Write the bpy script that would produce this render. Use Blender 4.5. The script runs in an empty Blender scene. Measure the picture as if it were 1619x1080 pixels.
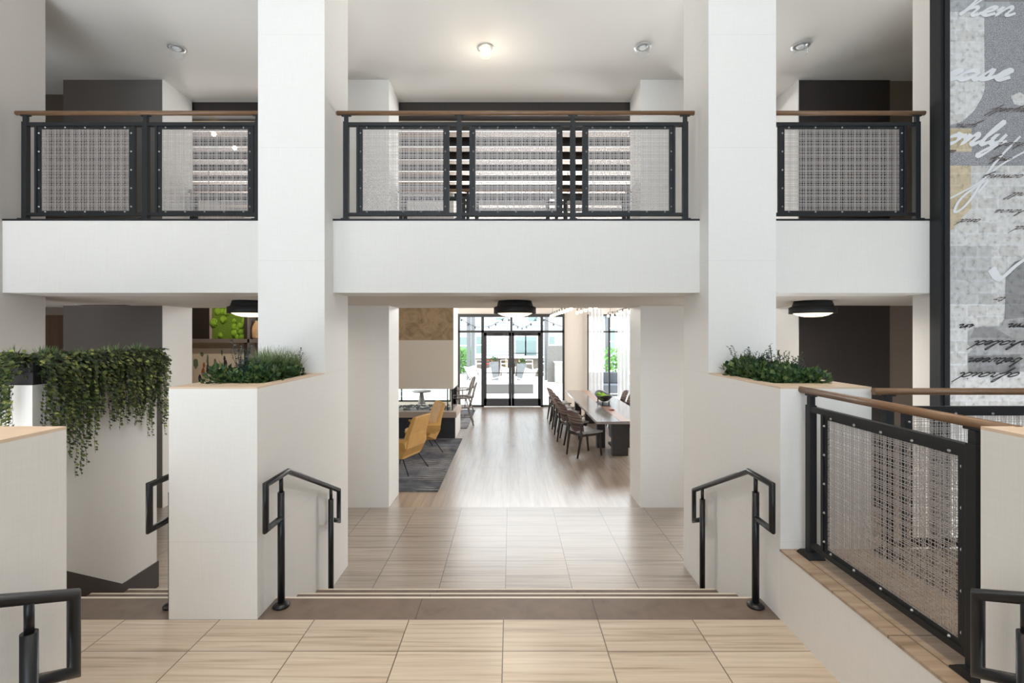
import bpy, bmesh, math, random
from mathutils import Vector, Matrix
R = math.radians
rng = random.Random(7)
C = bpy.context.scene.collection
sc = bpy.context.scene

# ------------------------------------------------------------------ camera, world, light, exposure
FPX = 766.0; VX = 807.0; VY = 528.0; EYE = 2.33
cd = bpy.data.cameras.new('camera'); cam = bpy.data.objects.new('camera', cd); C.objects.link(cam)
cam.location = (0, 0, EYE); cam.rotation_euler = (R(90), 0, 0)
cd.sensor_width = 36; cd.lens = FPX / 1619 * 36
cd.shift_x = (809.5 - VX) / 1619; cd.shift_y = -(540 - VY) / 1619
cd.clip_start = 0.05; cd.clip_end = 200
sc.camera = cam
sc.view_settings.view_transform = 'Standard'; sc.view_settings.look = 'None'
sc.view_settings.gamma = 1; sc.view_settings.use_curve_mapping = False
sc.view_settings.exposure = 0.12

w = bpy.data.worlds.new('sky'); sc.world = w; w.use_nodes = True
bg = w.node_tree.nodes['Background']; bg.inputs[0].default_value = (0.93, 0.965, 1.0, 1); bg.inputs[1].default_value = 5.2

def area(name, loc, rot, sx, sy, power, col=(1, 1, 1), spread=180):
    l = bpy.data.lights.new(name, 'AREA'); l.shape = 'RECTANGLE'; l.size = sx; l.size_y = sy
    l.energy = power; l.color = col; l.spread = R(spread)
    o = bpy.data.objects.new(name, l); C.objects.link(o); o.location = loc; o.rotation_euler = rot
    return o
# daylight through the tall windows behind the camera, the clerestory and the left side window of the lounge
area('window_daylight_rear', (-0.3, -6.6, 3.6), (R(90), 0, 0), 6.6, 3.6, 300, (0.67, 0.835, 1.0))
area('ground_bounce_rear', (-0.3, -6.7, 2.6), (R(142), 0, 0), 6.6, 1.6, 360, (0.78, 0.89, 1.0), 110)
area('window_daylight_clerestory', (0.4, 15.35, 4.25), (R(-90), 0, 0), 11.0, 1.5, 220, (0.95, 0.98, 1.0))
area('courtyard_bounce', (0.4, 15.3, 3.9), (R(-125), 0, 0), 11.0, 1.2, 750, (1.0, 0.99, 0.97), 100)
area('window_daylight_lounge_side', (-7.0, 12.7, 2.8), (R(90), 0, R(-90)), 3.6, 3.6, 560, (0.97, 0.99, 1.0))
area('lounge_fill_east', (6.0, 11.5, 3.0), (R(90), 0, R(90)), 4.5, 3.2, 420, (0.97, 0.99, 1.0))  # unseen area light added to brighten the lounge from the right

# ------------------------------------------------------------------ materials
def srgb(r, g, b):
    f = lambda c: (c / 255 / 12.92) if c / 255 <= .04045 else ((c / 255 + .055) / 1.055) ** 2.4
    return (f(r), f(g), f(b), 1)
def newmat(name):
    m = bpy.data.materials.new(name); m.use_nodes = True
    nt = m.node_tree; b = nt.nodes['Principled BSDF']
    return m, nt, b
def N(nt, t, **kw):
    n = nt.nodes.new(t)
    for k, v in kw.items():
        if hasattr(n, k): setattr(n, k, v)
        else: n.inputs[k.replace('_', ' ')].default_value = v
    return n
def coords(nt, scale=(1, 1, 1), rot=(0, 0, 0), loc=(0, 0, 0)):
    tc = N(nt, 'ShaderNodeTexCoord'); mp = N(nt, 'ShaderNodeMapping')
    mp.inputs['Scale'].default_value = scale; mp.inputs['Rotation'].default_value = rot; mp.inputs['Location'].default_value = loc
    nt.links.new(tc.outputs['Object'], mp.inputs[0]); return mp.outputs[0]
def ramp(nt, fac, stops):
    r = N(nt, 'ShaderNodeValToRGB'); e = r.color_ramp.elements
    while len(e) < len(stops): e.new(0.5)
    for el, (p, c) in zip(e, stops): el.position = p; el.color = c
    nt.links.new(fac, r.inputs[0]); return r.outputs[0]
def mixc(nt, fac, a, b, mode='MIX'):
    n = N(nt, 'ShaderNodeMix', data_type='RGBA', blend_type=mode)
    for sck, v in ((n.inputs[0], fac), (n.inputs[6], a), (n.inputs[7], b)):
        if isinstance(v, (int, float, tuple)): sck.default_value = v
        else: nt.links.new(v, sck)
    return n.outputs[2]
def bump(nt, b, h, strength=.2, dist=.01):
    n = N(nt, 'ShaderNodeBump'); n.inputs['Strength'].default_value = strength; n.inputs['Distance'].default_value = dist
    nt.links.new(h, n.inputs['Height']); nt.links.new(n.outputs[0], b.inputs['Normal'])
def flat(name, col, rough=.5, metal=0, spec=.5, var=0.0, vscale=8, vstretch=(1, 1, 1), bstr=0, bdist=.002):
    m, nt, b = newmat(name)
    b.inputs['Base Color'].default_value = col; b.inputs['Roughness'].default_value = rough
    b.inputs['Metallic'].default_value = metal; b.inputs['Specular IOR Level'].default_value = spec
    if var or bstr:
        no = N(nt, 'ShaderNodeTexNoise'); no.inputs['Scale'].default_value = vscale; no.inputs['Detail'].default_value = 5
        nt.links.new(coords(nt, vstretch), no.inputs[0])
        if var:
            lo = tuple(c * (1 - var) for c in col[:3]) + (1,); hi = tuple(min(1, c * (1 + var)) for c in col[:3]) + (1,)
            nt.links.new(ramp(nt, no.outputs[0], [(.3, lo), (.7, hi)]), b.inputs['Base Color'])
        if bstr: bump(nt, b, no.outputs[0], bstr, bdist)
    return m
def emis(name, col, s):
    m, nt, b = newmat(name); b.inputs['Base Color'].default_value = col
    b.inputs['Emission Color'].default_value = col; b.inputs['Emission Strength'].default_value = s; return m
def linen(name, col, dark=.95, joints=True):
    m, nt, b = newmat(name); b.inputs['Roughness'].default_value = .48; b.inputs['Specular IOR Level'].default_value = .35
    n1 = N(nt, 'ShaderNodeTexNoise'); n1.inputs['Scale'].default_value = 1; n1.inputs['Detail'].default_value = 3
    nt.links.new(coords(nt, (260, 260, 6)), n1.inputs[0])
    n2 = N(nt, 'ShaderNodeTexNoise'); n2.inputs['Scale'].default_value = 1; n2.inputs['Detail'].default_value = 3
    nt.links.new(coords(nt, (7, 7, 280)), n2.inputs[0])
    ad = N(nt, 'ShaderNodeMath', operation='ADD'); nt.links.new(n1.outputs[0], ad.inputs[0]); nt.links.new(n2.outputs[0], ad.inputs[1])
    hf = N(nt, 'ShaderNodeMath', operation='MULTIPLY'); nt.links.new(ad.outputs[0], hf.inputs[0]); hf.inputs[1].default_value = .5
    c = ramp(nt, hf.outputs[0], [(.36, tuple(x * dark for x in col[:3]) + (1,)), (.62, col)])
    if joints:
        tc = N(nt, 'ShaderNodeTexCoord'); sx = N(nt, 'ShaderNodeSeparateXYZ'); nt.links.new(tc.outputs['Object'], sx.inputs[0])
        a = N(nt, 'ShaderNodeMath', operation='ADD'); a.inputs[1].default_value = .0115; nt.links.new(sx.outputs[2], a.inputs[0])
        mo = N(nt, 'ShaderNodeMath', operation='MODULO'); mo.inputs[1].default_value = .995; nt.links.new(a.outputs[0], mo.inputs[0])
        lt = N(nt, 'ShaderNodeMath', operation='LESS_THAN'); lt.inputs[1].default_value = .0035; nt.links.new(mo.outputs[0], lt.inputs[0])
        ml = N(nt, 'ShaderNodeMath', operation='MULTIPLY'); ml.inputs[1].default_value = .16; nt.links.new(lt.outputs[0], ml.inputs[0])
        c = mixc(nt, ml.outputs[0], c, (.30, .28, .26, 1))
    nt.links.new(c, b.inputs['Base Color']); bump(nt, b, hf.outputs[0], .08, .002)
    return m
def tile_mat(name, x_off, y_off, tw, th, c1, c2, c3, grout, rough=.33, rot=0, mortar=.0035, stretch=(1.2, 26, 1), offs=0.0, coat=0.0):
    m, nt, b = newmat(name); b.inputs['Roughness'].default_value = rough
    v = coords(nt, (1, 1, 1), (0, 0, rot), (x_off, y_off, 0))
    br = N(nt, 'ShaderNodeTexBrick'); br.offset = offs; br.squash = 1
    br.inputs['Scale'].default_value = 1; br.inputs['Brick Width'].default_value = tw; br.inputs['Row Height'].default_value = th
    br.inputs['Mortar Size'].default_value = mortar; br.inputs['Mortar Smooth'].default_value = 0; br.inputs['Bias'].default_value = 0
    br.inputs['Color1'].default_value = (0, 0, 0, 1); br.inputs['Color2'].default_value = (1, 1, 1, 1); br.inputs['Mortar'].default_value = (.5, .5, .5, 1)
    nt.links.new(v, br.inputs[0])
    mp = N(nt, 'ShaderNodeMapping'); mp.inputs['Scale'].default_value = stretch; nt.links.new(v, mp.inputs[0])
    no = N(nt, 'ShaderNodeTexNoise', noise_dimensions='4D'); no.inputs['Scale'].default_value = 1; no.inputs['Detail'].default_value = 6; no.inputs['Distortion'].default_value = .6
    wv = N(nt, 'ShaderNodeMath', operation='MULTIPLY'); wv.inputs[1].default_value = 37; nt.links.new(br.outputs[0], wv.inputs[0])
    nt.links.new(mp.outputs[0], no.inputs['Vector']); nt.links.new(wv.outputs[0], no.inputs['W'])
    c = ramp(nt, no.outputs[0], [(.30, c3), (.46, c2), (.68, c1)])
    sh = ramp(nt, br.outputs[0], [(0, (.90, .90, .90, 1)), (1, (1, 1, 1, 1))])
    c = mixc(nt, 1.0, c, sh, 'MULTIPLY')
    c = mixc(nt, br.outputs['Fac'], c, grout)
    nt.links.new(c, b.inputs['Base Color'])
    b.inputs['Coat Weight'].default_value = coat; b.inputs['Coat Roughness'].default_value = .3
    return m
def glass_mat(name, tint=(.96, .98, .98, 1), refl=.12):
    m, nt, b = newmat(name); nt.nodes.remove(b); out = nt.nodes['Material Output']
    t = N(nt, 'ShaderNodeBsdfTransparent'); t.inputs[0].default_value = tint
    g = N(nt, 'ShaderNodeBsdfGlossy'); g.inputs['Roughness'].default_value = .02
    f = N(nt, 'ShaderNodeFresnel'); f.inputs[0].default_value = 1.35
    mx = N(nt, 'ShaderNodeMixShader'); nt.links.new(f.outputs[0], mx.inputs[0]); nt.links.new(t.outputs[0], mx.inputs[1]); nt.links.new(g.outputs[0], mx.inputs[2])
    nt.links.new(mx.outputs[0], out.inputs[0]); return m
def leafmat(name, cols):
    m, nt, b = newmat(name); b.inputs['Roughness'].default_value = .5; b.inputs['Specular IOR Level'].default_value = .35
    g = N(nt, 'ShaderNodeNewGeometry')
    c = ramp(nt, g.outputs['Random Per Island'], [(i / (len(cols) - 1), k) for i, k in enumerate(cols)])
    nt.links.new(c, b.inputs['Base Color']); return m

M = {}
M['panel'] = linen('linen porcelain panel', srgb(232, 230, 226))
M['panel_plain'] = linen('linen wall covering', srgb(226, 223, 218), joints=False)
M['cap'] = flat('tan planter cap', srgb(214, 190, 165), .45, var=.05)
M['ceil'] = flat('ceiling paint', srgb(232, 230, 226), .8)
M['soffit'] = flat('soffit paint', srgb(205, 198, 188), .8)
M['taupe'] = linen('taupe wall covering', srgb(112, 106, 101), .9, False)
M['taupe_warm'] = linen('warm taupe wall covering', srgb(122, 110, 99), .9, False)
M['panel_shaded'] = linen('shade darkened linen panel', srgb(190, 184, 178), joints=False)  # darker copy of the pale linen, the bay's shade put into its colour
M['darkpanel'] = flat('espresso wall panel', srgb(44, 37, 33), .55, var=.12, vscale=3, vstretch=(12, 12, 1))
M['brownwood'] = flat('brown wood veneer', srgb(82, 62, 48), .5, var=.2, vscale=2, vstretch=(14, 14, 1))
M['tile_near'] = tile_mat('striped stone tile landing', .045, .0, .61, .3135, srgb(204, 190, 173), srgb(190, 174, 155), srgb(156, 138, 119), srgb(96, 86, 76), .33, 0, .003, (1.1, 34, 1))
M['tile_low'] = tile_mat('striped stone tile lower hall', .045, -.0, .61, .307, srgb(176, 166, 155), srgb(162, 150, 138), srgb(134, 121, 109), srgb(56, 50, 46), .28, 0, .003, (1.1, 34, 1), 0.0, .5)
M['oak'] = tile_mat('grey oak planks', 0, 0, 1.9, .135, srgb(176, 160, 146), srgb(164, 146, 130), srgb(142, 123, 108), srgb(98, 84, 72), .25, R(90), .0018, (1.2, 16, 1), .37, 1.0)
M['ledge'] = tile_mat('striped stone ledge tile', 0, 0, .61, .90, srgb(178, 158, 138), srgb(160, 139, 119), srgb(130, 110, 92), srgb(100, 88, 76), .4)
M['tread'] = tile_mat('dark stone stair tread', .615, 0, 1.18, 5, srgb(124, 108, 96), srgb(116, 101, 89), srgb(106, 91, 80), srgb(74, 64, 57), .55, 0, .003, (9, 9, 9))
M['nosing'] = flat('pale stair nosing', srgb(214, 204, 190), .4)
M['base'] = flat('dark brown baseboard', srgb(58, 48, 42), .5)
M['steel'] = flat('black powder coated steel', srgb(30, 32, 34), .48, spec=.35)
M['steelb'] = flat('black satin steel tube', srgb(24, 24, 26), .32, spec=.4)
M['wire'] = flat('brushed stainless wire', srgb(186, 180, 177), .42, metal=.6)
M['chrome'] = flat('polished bolt', srgb(190, 190, 190), .3, metal=1)
M['railwood'] = flat('stained oak handrail', srgb(120, 90, 64), .38, var=.18, vscale=3, vstretch=(3, 3, 30))
M['frame'] = flat('bronze black aluminium', srgb(46, 45, 44), .45)
M['glass'] = glass_mat('clear glass')
M['diff'] = emis('lamp diffuser', srgb(255, 236, 205), 1.6)
M['bulb'] = emis('warm bulb', srgb(255, 226, 180), 14)
M['bulb_soft'] = emis('warm downlight bulb', srgb(255, 236, 205), 4.5)
M['led'] = emis('white light strip', srgb(255, 252, 245), 1.0)
M['black'] = flat('matt black', srgb(30, 30, 31), .6)
M['firebase'] = flat('charcoal fireplace base', srgb(46, 48, 52), .6)
M['mustard'] = flat('mustard leather', srgb(196, 150, 84), .5, var=.07, vscale=9)
M['rug'] = None
M['leafdark'] = leafmat('dark shrub leaves', [srgb(30, 50, 30), srgb(52, 80, 42), srgb(78, 106, 54), srgb(44, 66, 50), srgb(62, 92, 48), srgb(120, 132, 76)])
M['leafivy'] = leafmat('ivy leaves', [srgb(30, 42, 24), srgb(46, 62, 32), srgb(64, 82, 42), srgb(108, 116, 58), srgb(48, 58, 34), srgb(78, 90, 46), srgb(160, 164, 88)])
M['leafgrass'] = leafmat('fine grass blades', [srgb(84, 106, 66), srgb(118, 138, 88), srgb(156, 170, 120)])
M['leafblue'] = leafmat('blue green sprig leaves', [srgb(58, 74, 86), srgb(74, 92, 92), srgb(46, 66, 60), srgb(92, 108, 116)])
M['soil'] = flat('green ground moss', srgb(52, 84, 34), .9, var=.3, vscale=40, bstr=.6)
M['moss'] = flat('preserved moss', srgb(104, 136, 42), .95, var=.35, vscale=55, bstr=1, bdist=.02)
M['mossball'] = flat('bright moss mound', srgb(136, 178, 52), .95, var=.2, vscale=70, bstr=1, bdist=.02)
M['white'] = flat('white lacquer', srgb(238, 238, 236), .45)
M['concrete'] = flat('courtyard concrete', srgb(225, 223, 218), .9, var=.04)
M['seat'] = flat('grey seat leather', srgb(166, 164, 158), .42)
M['darkwood'] = flat('dark stained wood', srgb(46, 40, 36), .45, var=.15, vscale=8)
M['greywood'] = flat('weathered grey wood', srgb(112, 104, 98), .6, var=.2, vscale=12)
M['sand'] = flat('tan ceramic', srgb(205, 170, 128), .7, var=.15, vscale=10)

def seg(name, base, cols): pass

# ------------------------------------------------------------------ mesh builder
class MB:
    def __init__(s): s.v = []; s.f = []; s.m = []; s.sm = []
    def add(s, vs, fs, mi=0, smooth=False):
        o = len(s.v); s.v += [tuple(p) for p in vs]
        for f in fs: s.f.append([i + o for i in f]); s.m.append(mi); s.sm.append(smooth)
        return s
    def box(s, x0, x1, y0, y1, z0, z1, mi=0, T=None):
        if x0 > x1: x0, x1 = x1, x0
        if y0 > y1: y0, y1 = y1, y0
        if z0 > z1: z0, z1 = z1, z0
        vs = [Vector(p) for p in ((x0, y0, z0), (x1, y0, z0), (x1, y1, z0), (x0, y1, z0), (x0, y0, z1), (x1, y0, z1), (x1, y1, z1), (x0, y1, z1))]
        if T is not None: vs = [T @ p for p in vs]
        return s.add(vs, [(0, 3, 2, 1), (4, 5, 6, 7), (0, 1, 5, 4), (1, 2, 6, 5), (2, 3, 7, 6), (3, 0, 4, 7)], mi)
    def bar(s, a, b, w, h, mi=0, up=(0, 0, 1)):
        a = Vector(a); b = Vector(b); d = (b - a).normalized(); u = Vector(up)
        if abs(d.dot(u)) > .98: u = Vector((1, 0, 0))
        x = d.cross(u).normalized(); z = x.cross(d)
        vs = [p + x * sx * w / 2 + z * sz * h / 2 for p in (a, b) for sx, sz in ((-1, -1), (1, -1), (1, 1), (-1, 1))]
        return s.add(vs, [(0, 1, 2, 3), (7, 6, 5, 4), (0, 4, 5, 1), (1, 5, 6, 2), (2, 6, 7, 3), (3, 7, 4, 0)], mi)
    def taper(s, a, b, r0, r1, n=10, mi=0): return s.tube([a, b], [r0, r1], n, mi)
    def tube(s, pts, r, n=12, mi=0, closed=False, caps=True):
        P = [Vector(p) for p in pts]; k = len(P)
        rr = r if isinstance(r, (list, tuple)) else [r] * k
        ds = [(P[(i + 1) % k] - P[i]).normalized() for i in range(k if closed else k - 1)]
        d0 = ds[0]; u = Vector((0, 0, 1)) if abs(d0.z) < .9 else Vector((1, 0, 0))
        x = d0.cross(u).normalized(); y = d0.cross(x)
        ring = [x * math.cos(2 * math.pi * j / n) + y * math.sin(2 * math.pi * j / n) for j in range(n)]
        vs = []; cur = ring; prev = d0
        for i in range(k):
            if closed: din = ds[i - 1]; dout = ds[i]
            else: din = ds[max(0, i - 1)]; dout = ds[min(i, k - 2)]
            nrm = (din + dout)
            nrm = nrm.normalized() if nrm.length > 1e-6 else dout
            if closed and i == 0: din = nrm; cur = ring
            for c in cur:
                den = din.dot(nrm); t = -(c.dot(nrm)) / den if abs(den) > .15 else 0
                vs.append(P[i] + (c + din * t) * rr[i])
            q = din.rotation_difference(dout) if not (closed and i == 0) else None
            if q is not None: cur = [q @ c for c in cur]
        fs = []
        for i in range(k - 1 if not closed else k):
            a = i * n; b = ((i + 1) % k) * n
            for j in range(n): fs.append((a + j, a + (j + 1) % n, b + (j + 1) % n, b + j))
        s.add(vs, fs, mi, True)
        if caps and not closed:
            o = len(s.v) - len(vs)
            s.f.append([o + j for j in range(n)][::-1]); s.m.append(mi); s.sm.append(False)
            s.f.append([o + (k - 1) * n + j for j in range(n)]); s.m.append(mi); s.sm.append(False)
        return s
    def lathe(s, prof, n=32, mi=0, c=(0, 0, 0), smooth=True, T=None):
        vs = []; fs = []
        for r, z in prof:
            for j in range(n):
                a = 2 * math.pi * j / n; p = Vector((c[0] + r * math.cos(a), c[1] + r * math.sin(a), c[2] + z))
                vs.append(T @ p if T is not None else p)
        for i in range(len(prof) - 1):
            for j in range(n): fs.append((i * n + j, i * n + (j + 1) % n, (i + 1) * n + (j + 1) % n, (i + 1) * n + j))
        if prof[0][0] > 1e-6: fs.append([j for j in range(n)][::-1])
        if prof[-1][0] > 1e-6: fs.append([(len(prof) - 1) * n + j for j in range(n)])
        return s.add(vs, fs, mi, smooth)
    def ball(s, c, r, mi=0, n=12, sq=1):
        k = max(4, n // 2)
        return s.lathe([(max(1e-7, r * math.sin(math.pi * i / k)), -r * sq * math.cos(math.pi * i / k)) for i in range(k + 1)], n, mi, c)
    def prism(s, poly, y0, y1, mi=0, axis='y', y0f=None):
        """poly of (a, b) swept from y0 to y1 along the axis"""
        n = len(poly)
        def P(a, b, t): return {'y': (a, t, b), 'x': (t, a, b), 'z': (a, b, t)}[axis]
        vs = [P(a, b, y0) for a, b in poly] + [P(a, b, y1) for a, b in poly]
        fs = [[i for i in range(n)], [n + i for i in range(n)][::-1]] + [(i, i + n, (i + 1) % n + n, (i + 1) % n) for i in range(n)]
        return s.add(vs, fs, mi)
    def grid(s, fn, nu, nv, mi=0, smooth=True, thick=0):
        vs = [Vector(fn(i / nu, j / nv)) for i in range(nu + 1) for j in range(nv + 1)]
        fs = [(i * (nv + 1) + j, (i + 1) * (nv + 1) + j, (i + 1) * (nv + 1) + j + 1, i * (nv + 1) + j + 1) for i in range(nu) for j in range(nv)]
        return s.add(vs, fs, mi, smooth)
    def leaf(s, c, d, nrm, L, W, mi=0):
        c = Vector(c); d = Vector(d).normalized(); nrm = Vector(nrm)
        sd = d.cross(nrm)
        if sd.length < 1e-4: sd = d.orthogonal()
        sd.normalize(); up = sd.cross(d)
        m_ = c + d * L * .45
        return s.add([c, m_ + sd * W / 2 + up * W * .14, c + d * L, m_ - sd * W / 2 + up * W * .14], [(0, 1, 2), (0, 2, 3)], mi)
    def build(s, name, mats, parent=None, loc=None, rz=0, bevel=0, subsurf=0, fixn=True, solid=0):
        me = bpy.data.meshes.new(name); me.from_pydata(s.v, [], s.f)
        if not isinstance(mats, (list, tuple)): mats = [mats]
        for m in mats: me.materials.append(m)
        me.polygons.foreach_set('material_index', s.m); me.polygons.foreach_set('use_smooth', s.sm)
        if fixn and len(s.f) < 30000:
            bm = bmesh.new(); bm.from_mesh(me); bmesh.ops.recalc_face_normals(bm, faces=bm.faces); bm.to_mesh(me); bm.free()
        me.update()
        o = bpy.data.objects.new(name, me); C.objects.link(o)
        if parent is not None: o.parent = parent
        if loc: o.location = loc
        if rz: o.rotation_euler = (0, 0, rz)
        if solid:
            md = o.modifiers.new('s', 'SOLIDIFY'); md.thickness = solid; md.offset = 0
        if bevel:
            md = o.modifiers.new('b', 'BEVEL'); md.width = bevel; md.segments = 2; md.limit_method = 'ANGLE'; md.angle_limit = R(40)
        if subsurf:
            md = o.modifiers.new('u', 'SUBSURF'); md.levels = md.render_levels = subsurf
        return o
def tag(o, label, cat, group=None, kind=None):
    if label: o['label'] = label
    if cat: o['category'] = cat
    if group: o['group'] = group
    if kind: o['kind'] = kind
    return o
def thing(name, label, cat, loc=(0, 0, 0), rz=0, group=None):
    o = bpy.data.objects.new(name, None); C.objects.link(o); o.location = loc; o.rotation_euler = (0, 0, rz); o.empty_display_size = .1
    return tag(o, label, cat, group)
def struct(name, mb, mats, parent=None, label=None, **kw):
    o = mb.build(name, mats, parent, **kw)
    if parent is None: o['kind'] = 'structure'
    if label: o['label'] = label
    return o
def copy_tree(o, parent=None):
    c = o.copy(); C.objects.link(c)
    if parent is not None: c.parent = parent
    for ch in list(o.children): copy_tree(ch, c)
    return c
def sbox(name, b, mat, **kw): return struct(name, MB().box(*b), mat, **kw)
def PX(px, D): return (px - VX) * D / FPX
def PZ(py, D): return EYE - (py - VY) * D / FPX

XL, XR = -1.636, 1.744            # inner faces of the planters and columns
CL, CR = -2.222, 2.339            # their outer faces
ZL = .485                         # landing level
CEIL = 5.74

# ------------------------------------------------------------------ the shell
nb = MB().box(-3.256, XR, 1.38, 3.13, .2, ZL)
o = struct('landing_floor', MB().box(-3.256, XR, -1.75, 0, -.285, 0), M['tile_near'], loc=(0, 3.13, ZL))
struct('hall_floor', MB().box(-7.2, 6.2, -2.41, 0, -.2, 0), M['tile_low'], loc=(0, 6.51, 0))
struct('lounge_floor', MB().box(-7.2, 6.2, 0, 9.2, -.2, -.0), M['oak'], loc=(0, 6.51, 0))
ed = [3.392, 3.746, 4.114]; hs = [ZL, .323, .162]
for k, (x0, x1) in enumerate(((XL, XR), (-3.256, -2.207))):
    y0 = 3.13
    st = bpy.data.objects.new('floor_stair', None); C.objects.link(st); st['kind'] = 'structure'; st.location = ((x0 + x1) / 2, 3.6, 0)
    for e, h in zip(ed, hs):
        s_ = MB().box(x0, x1, y0, e, 0, h - .0); a = s_.build('tread', M['tread'], st)
        a.location = (-(x0 + x1) / 2, -3.6, 0)
        nz = MB().box(x0, x1, e - .014, e + .006, h - .03, h + .002); b_ = nz.build('nosing', M['nosing'], a); b_['label'] = 'pale stair nosing strip'
        y0 = e
# rising flight behind the landing, up to the level the camera stands on
st = bpy.data.objects.new('floor_stair', None); C.objects.link(st); st['kind'] = 'structure'; st.location = (0, 1.2, 0)
for i in range(5):
    a = MB().box(XL, XR, 1.38 - .31 * (i + 1), 1.38 - .31 * i, 0, ZL + .162 * (i + 1)).build('tread', M['tread'], st); a.location = (0, -1.2, 0)
sbox('entrance_floor', (-7.2, 6.2, -8, -.17, 1.0, 1.295), M['tile_near'])

# raised platform with its ledge, right of the landing
sbox('wall_ledge', (XR, 2.3, 1.787, 3.13, 0, .925), M['panel_plain'])
struct('ledge_floor', MB().box(XR - .003, 2.3, -1.35, 0, -.015, 0), M['ledge'], loc=(0, 3.133, .94))
m, nt, b = newmat('dappled carpet'); b.inputs['Roughness'].default_value = 1
vo = N(nt, 'ShaderNodeTexNoise'); vo.inputs['Scale'].default_value = 60; vo.inputs['Detail'].default_value = 4; nt.links.new(coords(nt), vo.inputs[0])
nt.links.new(ramp(nt, vo.outputs[0], [(.42, srgb(66, 60, 58)), (.5, srgb(112, 102, 94)), (.58, srgb(158, 146, 132))]), b.inputs['Base Color']); M['carpet'] = m
sbox('platform_floor', (2.3, 6.2, -.17, 3.133, .7, .94), M['carpet'])
sbox('platform_floor_slab', (2.3, 6.2, 2.9, 3.13, 0, .7), M['panel_plain'])

# planter walls that carry the columns
def planter_wall(name, x0, x1, hx0, hx1):
    """hollow top from Y 3.37 to 4.22"""
    mb = MB(); z = 1.975
    mb.box(x0, x1, 3.13, 3.37, 0, z).box(x0, x1, 4.23, 4.876, 0, z)
    mb.box(x0, hx0, 3.37, 4.23, 0, z).box(hx1, x1, 3.37, 4.23, 0, z).box(hx0, hx1, 3.37, 4.23, 0, 1.86)
    o = struct(name, mb, M['panel'])
    cp = MB(); zt = 1.987
    cp.box(x0, x1, 3.13, 3.37, z, zt).box(x0, hx0, 3.37, 4.265, z, zt).box(hx1, x1, 3.37, 4.265, z, zt).box(hx0, hx1, 4.23, 4.265, z, zt)
    struct('planter_cap', cp, M['cap'], o, label='tan stone capping')
    s_ = struct('planter_soil', MB().box(hx0, hx1, 3.37, 4.23, 1.86, 1.955), M['soil'], o); s_['label'] = 'green moss bedding'
    return o
planter_wall('wall_planter_left', -2.207, XL, -2.13, -1.72)
planter_wall('wall_planter_right', XR, 2.333, 1.83, 2.25)
for nm, x0, x1 in (('column_left', CL, XL), ('column_right', XR, CR)):
    sbox(nm, (x0, x1, 4.265, 4.876, 1.975, CEIL), M['panel'])
for nm, x0, x1 in (('column_inner_left', -2.22, -1.63), ('column_inner_right', 1.745, 2.34)):
    sbox(nm, (x0, x1, 6.5, 7.07, 0, CEIL), M['panel'])
# near blocks beside the camera steps
for nm, x0, x1 in (('wall_near_left', -2.9, -1.649), ('wall_near_right', 1.747, 3.0)):
    o = sbox(nm, (x0, x1, -.6, 1.80, .0, 1.975), M['panel_plain'])
    cp = struct('wall_cap', MB().box(x0, x1, -.6, 1.80, 1.975, 1.987), M['cap'], o, label='tan stone capping')
# wall under the ivy trough, with a brown baseboard that follows the stair
o = struct('wall_ivy', MB().box(-3.43, -3.256, 3.3, 4.46, 0, 1.98).box(-5.0, -3.43, 3.46, 3.62, 0, 1.98).box(-3.43, -3.256, 1.2, 3.3, 0, .6), M['panel_plain'])
bb = MB(); x0, x1 = -3.256, -3.243
bb.prism([(4.47, 0.001), (4.47, .235), (4.06, .235), (3.31, .76), (3.31, 0.001)], x0 - .002, x1, axis='x'); struct('baseboard_ivy', bb, M['base'])

# walls of the side bays and the cores
sbox('wall_bay_left', (-5.3, -4.68, 4.40, 4.876, 0, CEIL), M['panel_shaded'])
sbox('wall_bay_right', (4.048, 4.7, 4.464, 4.876, 0, CEIL), M['panel_plain'])
sbox('wall_core_left', (-6.0, -4.66, 6.5, 7.08, 0, CEIL), M['taupe'])
sbox('wall_core_left_return', (-7.2, -6.0, 6.9, 7.08, 2.6, CEIL), M['taupe_warm'])
sbox('door_1', (-7.2, -6.0, 6.95, 7.05, 0, 2.6), M['brownwood'])
sbox('trim_core_left', (-4.665, -4.655, 6.49, 7.085, 0, CEIL), M['panel_plain'])
o = sbox('wall_core_right', (3.87, 6.2, 6.53, 7.08, 0, CEIL), M['taupe_warm'])
sbox('trim_core_right', (3.857, 3.87, 6.5, 7.085, 0, CEIL), M['panel_plain'])
sbox('wall_panel_right', (3.87, 5.09, 6.5, 6.53, 0, CEIL - .005), M['darkpanel'])
sbox('wall_left', (-7.4, -7.2, -8, 15.5, 0, 6.2), M['taupe_warm'])
sbox('wall_light_block_left', (-5.6, -5.3, -8, 4.876, 0, CEIL), M['panel_shaded'])  # unseen wall added to keep the rear light off the left bay
sbox('wall_right', (6.2, 6.4, -8, 15.5, 0, 6.2), M['panel_plain'])
sbox('wall_rear', (-7.2, 6.2, -8.2, -8, 0, 6.2), M['panel_plain'])
sbox('ceiling', (-7.2, 6.2, -8, 7.13, CEIL, 5.9), M['ceil'])
sbox('ceiling_beam', (-7.2, 6.2, 7.13, 7.3, 5.54, 6.3), M['darkpanel'])
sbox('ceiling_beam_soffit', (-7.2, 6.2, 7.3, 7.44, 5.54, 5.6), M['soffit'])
sbox('lounge_ceiling', (-7.2, 6.2, 7.13, 15.7, 6.1, 6.3), M['darkpanel'])
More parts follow.
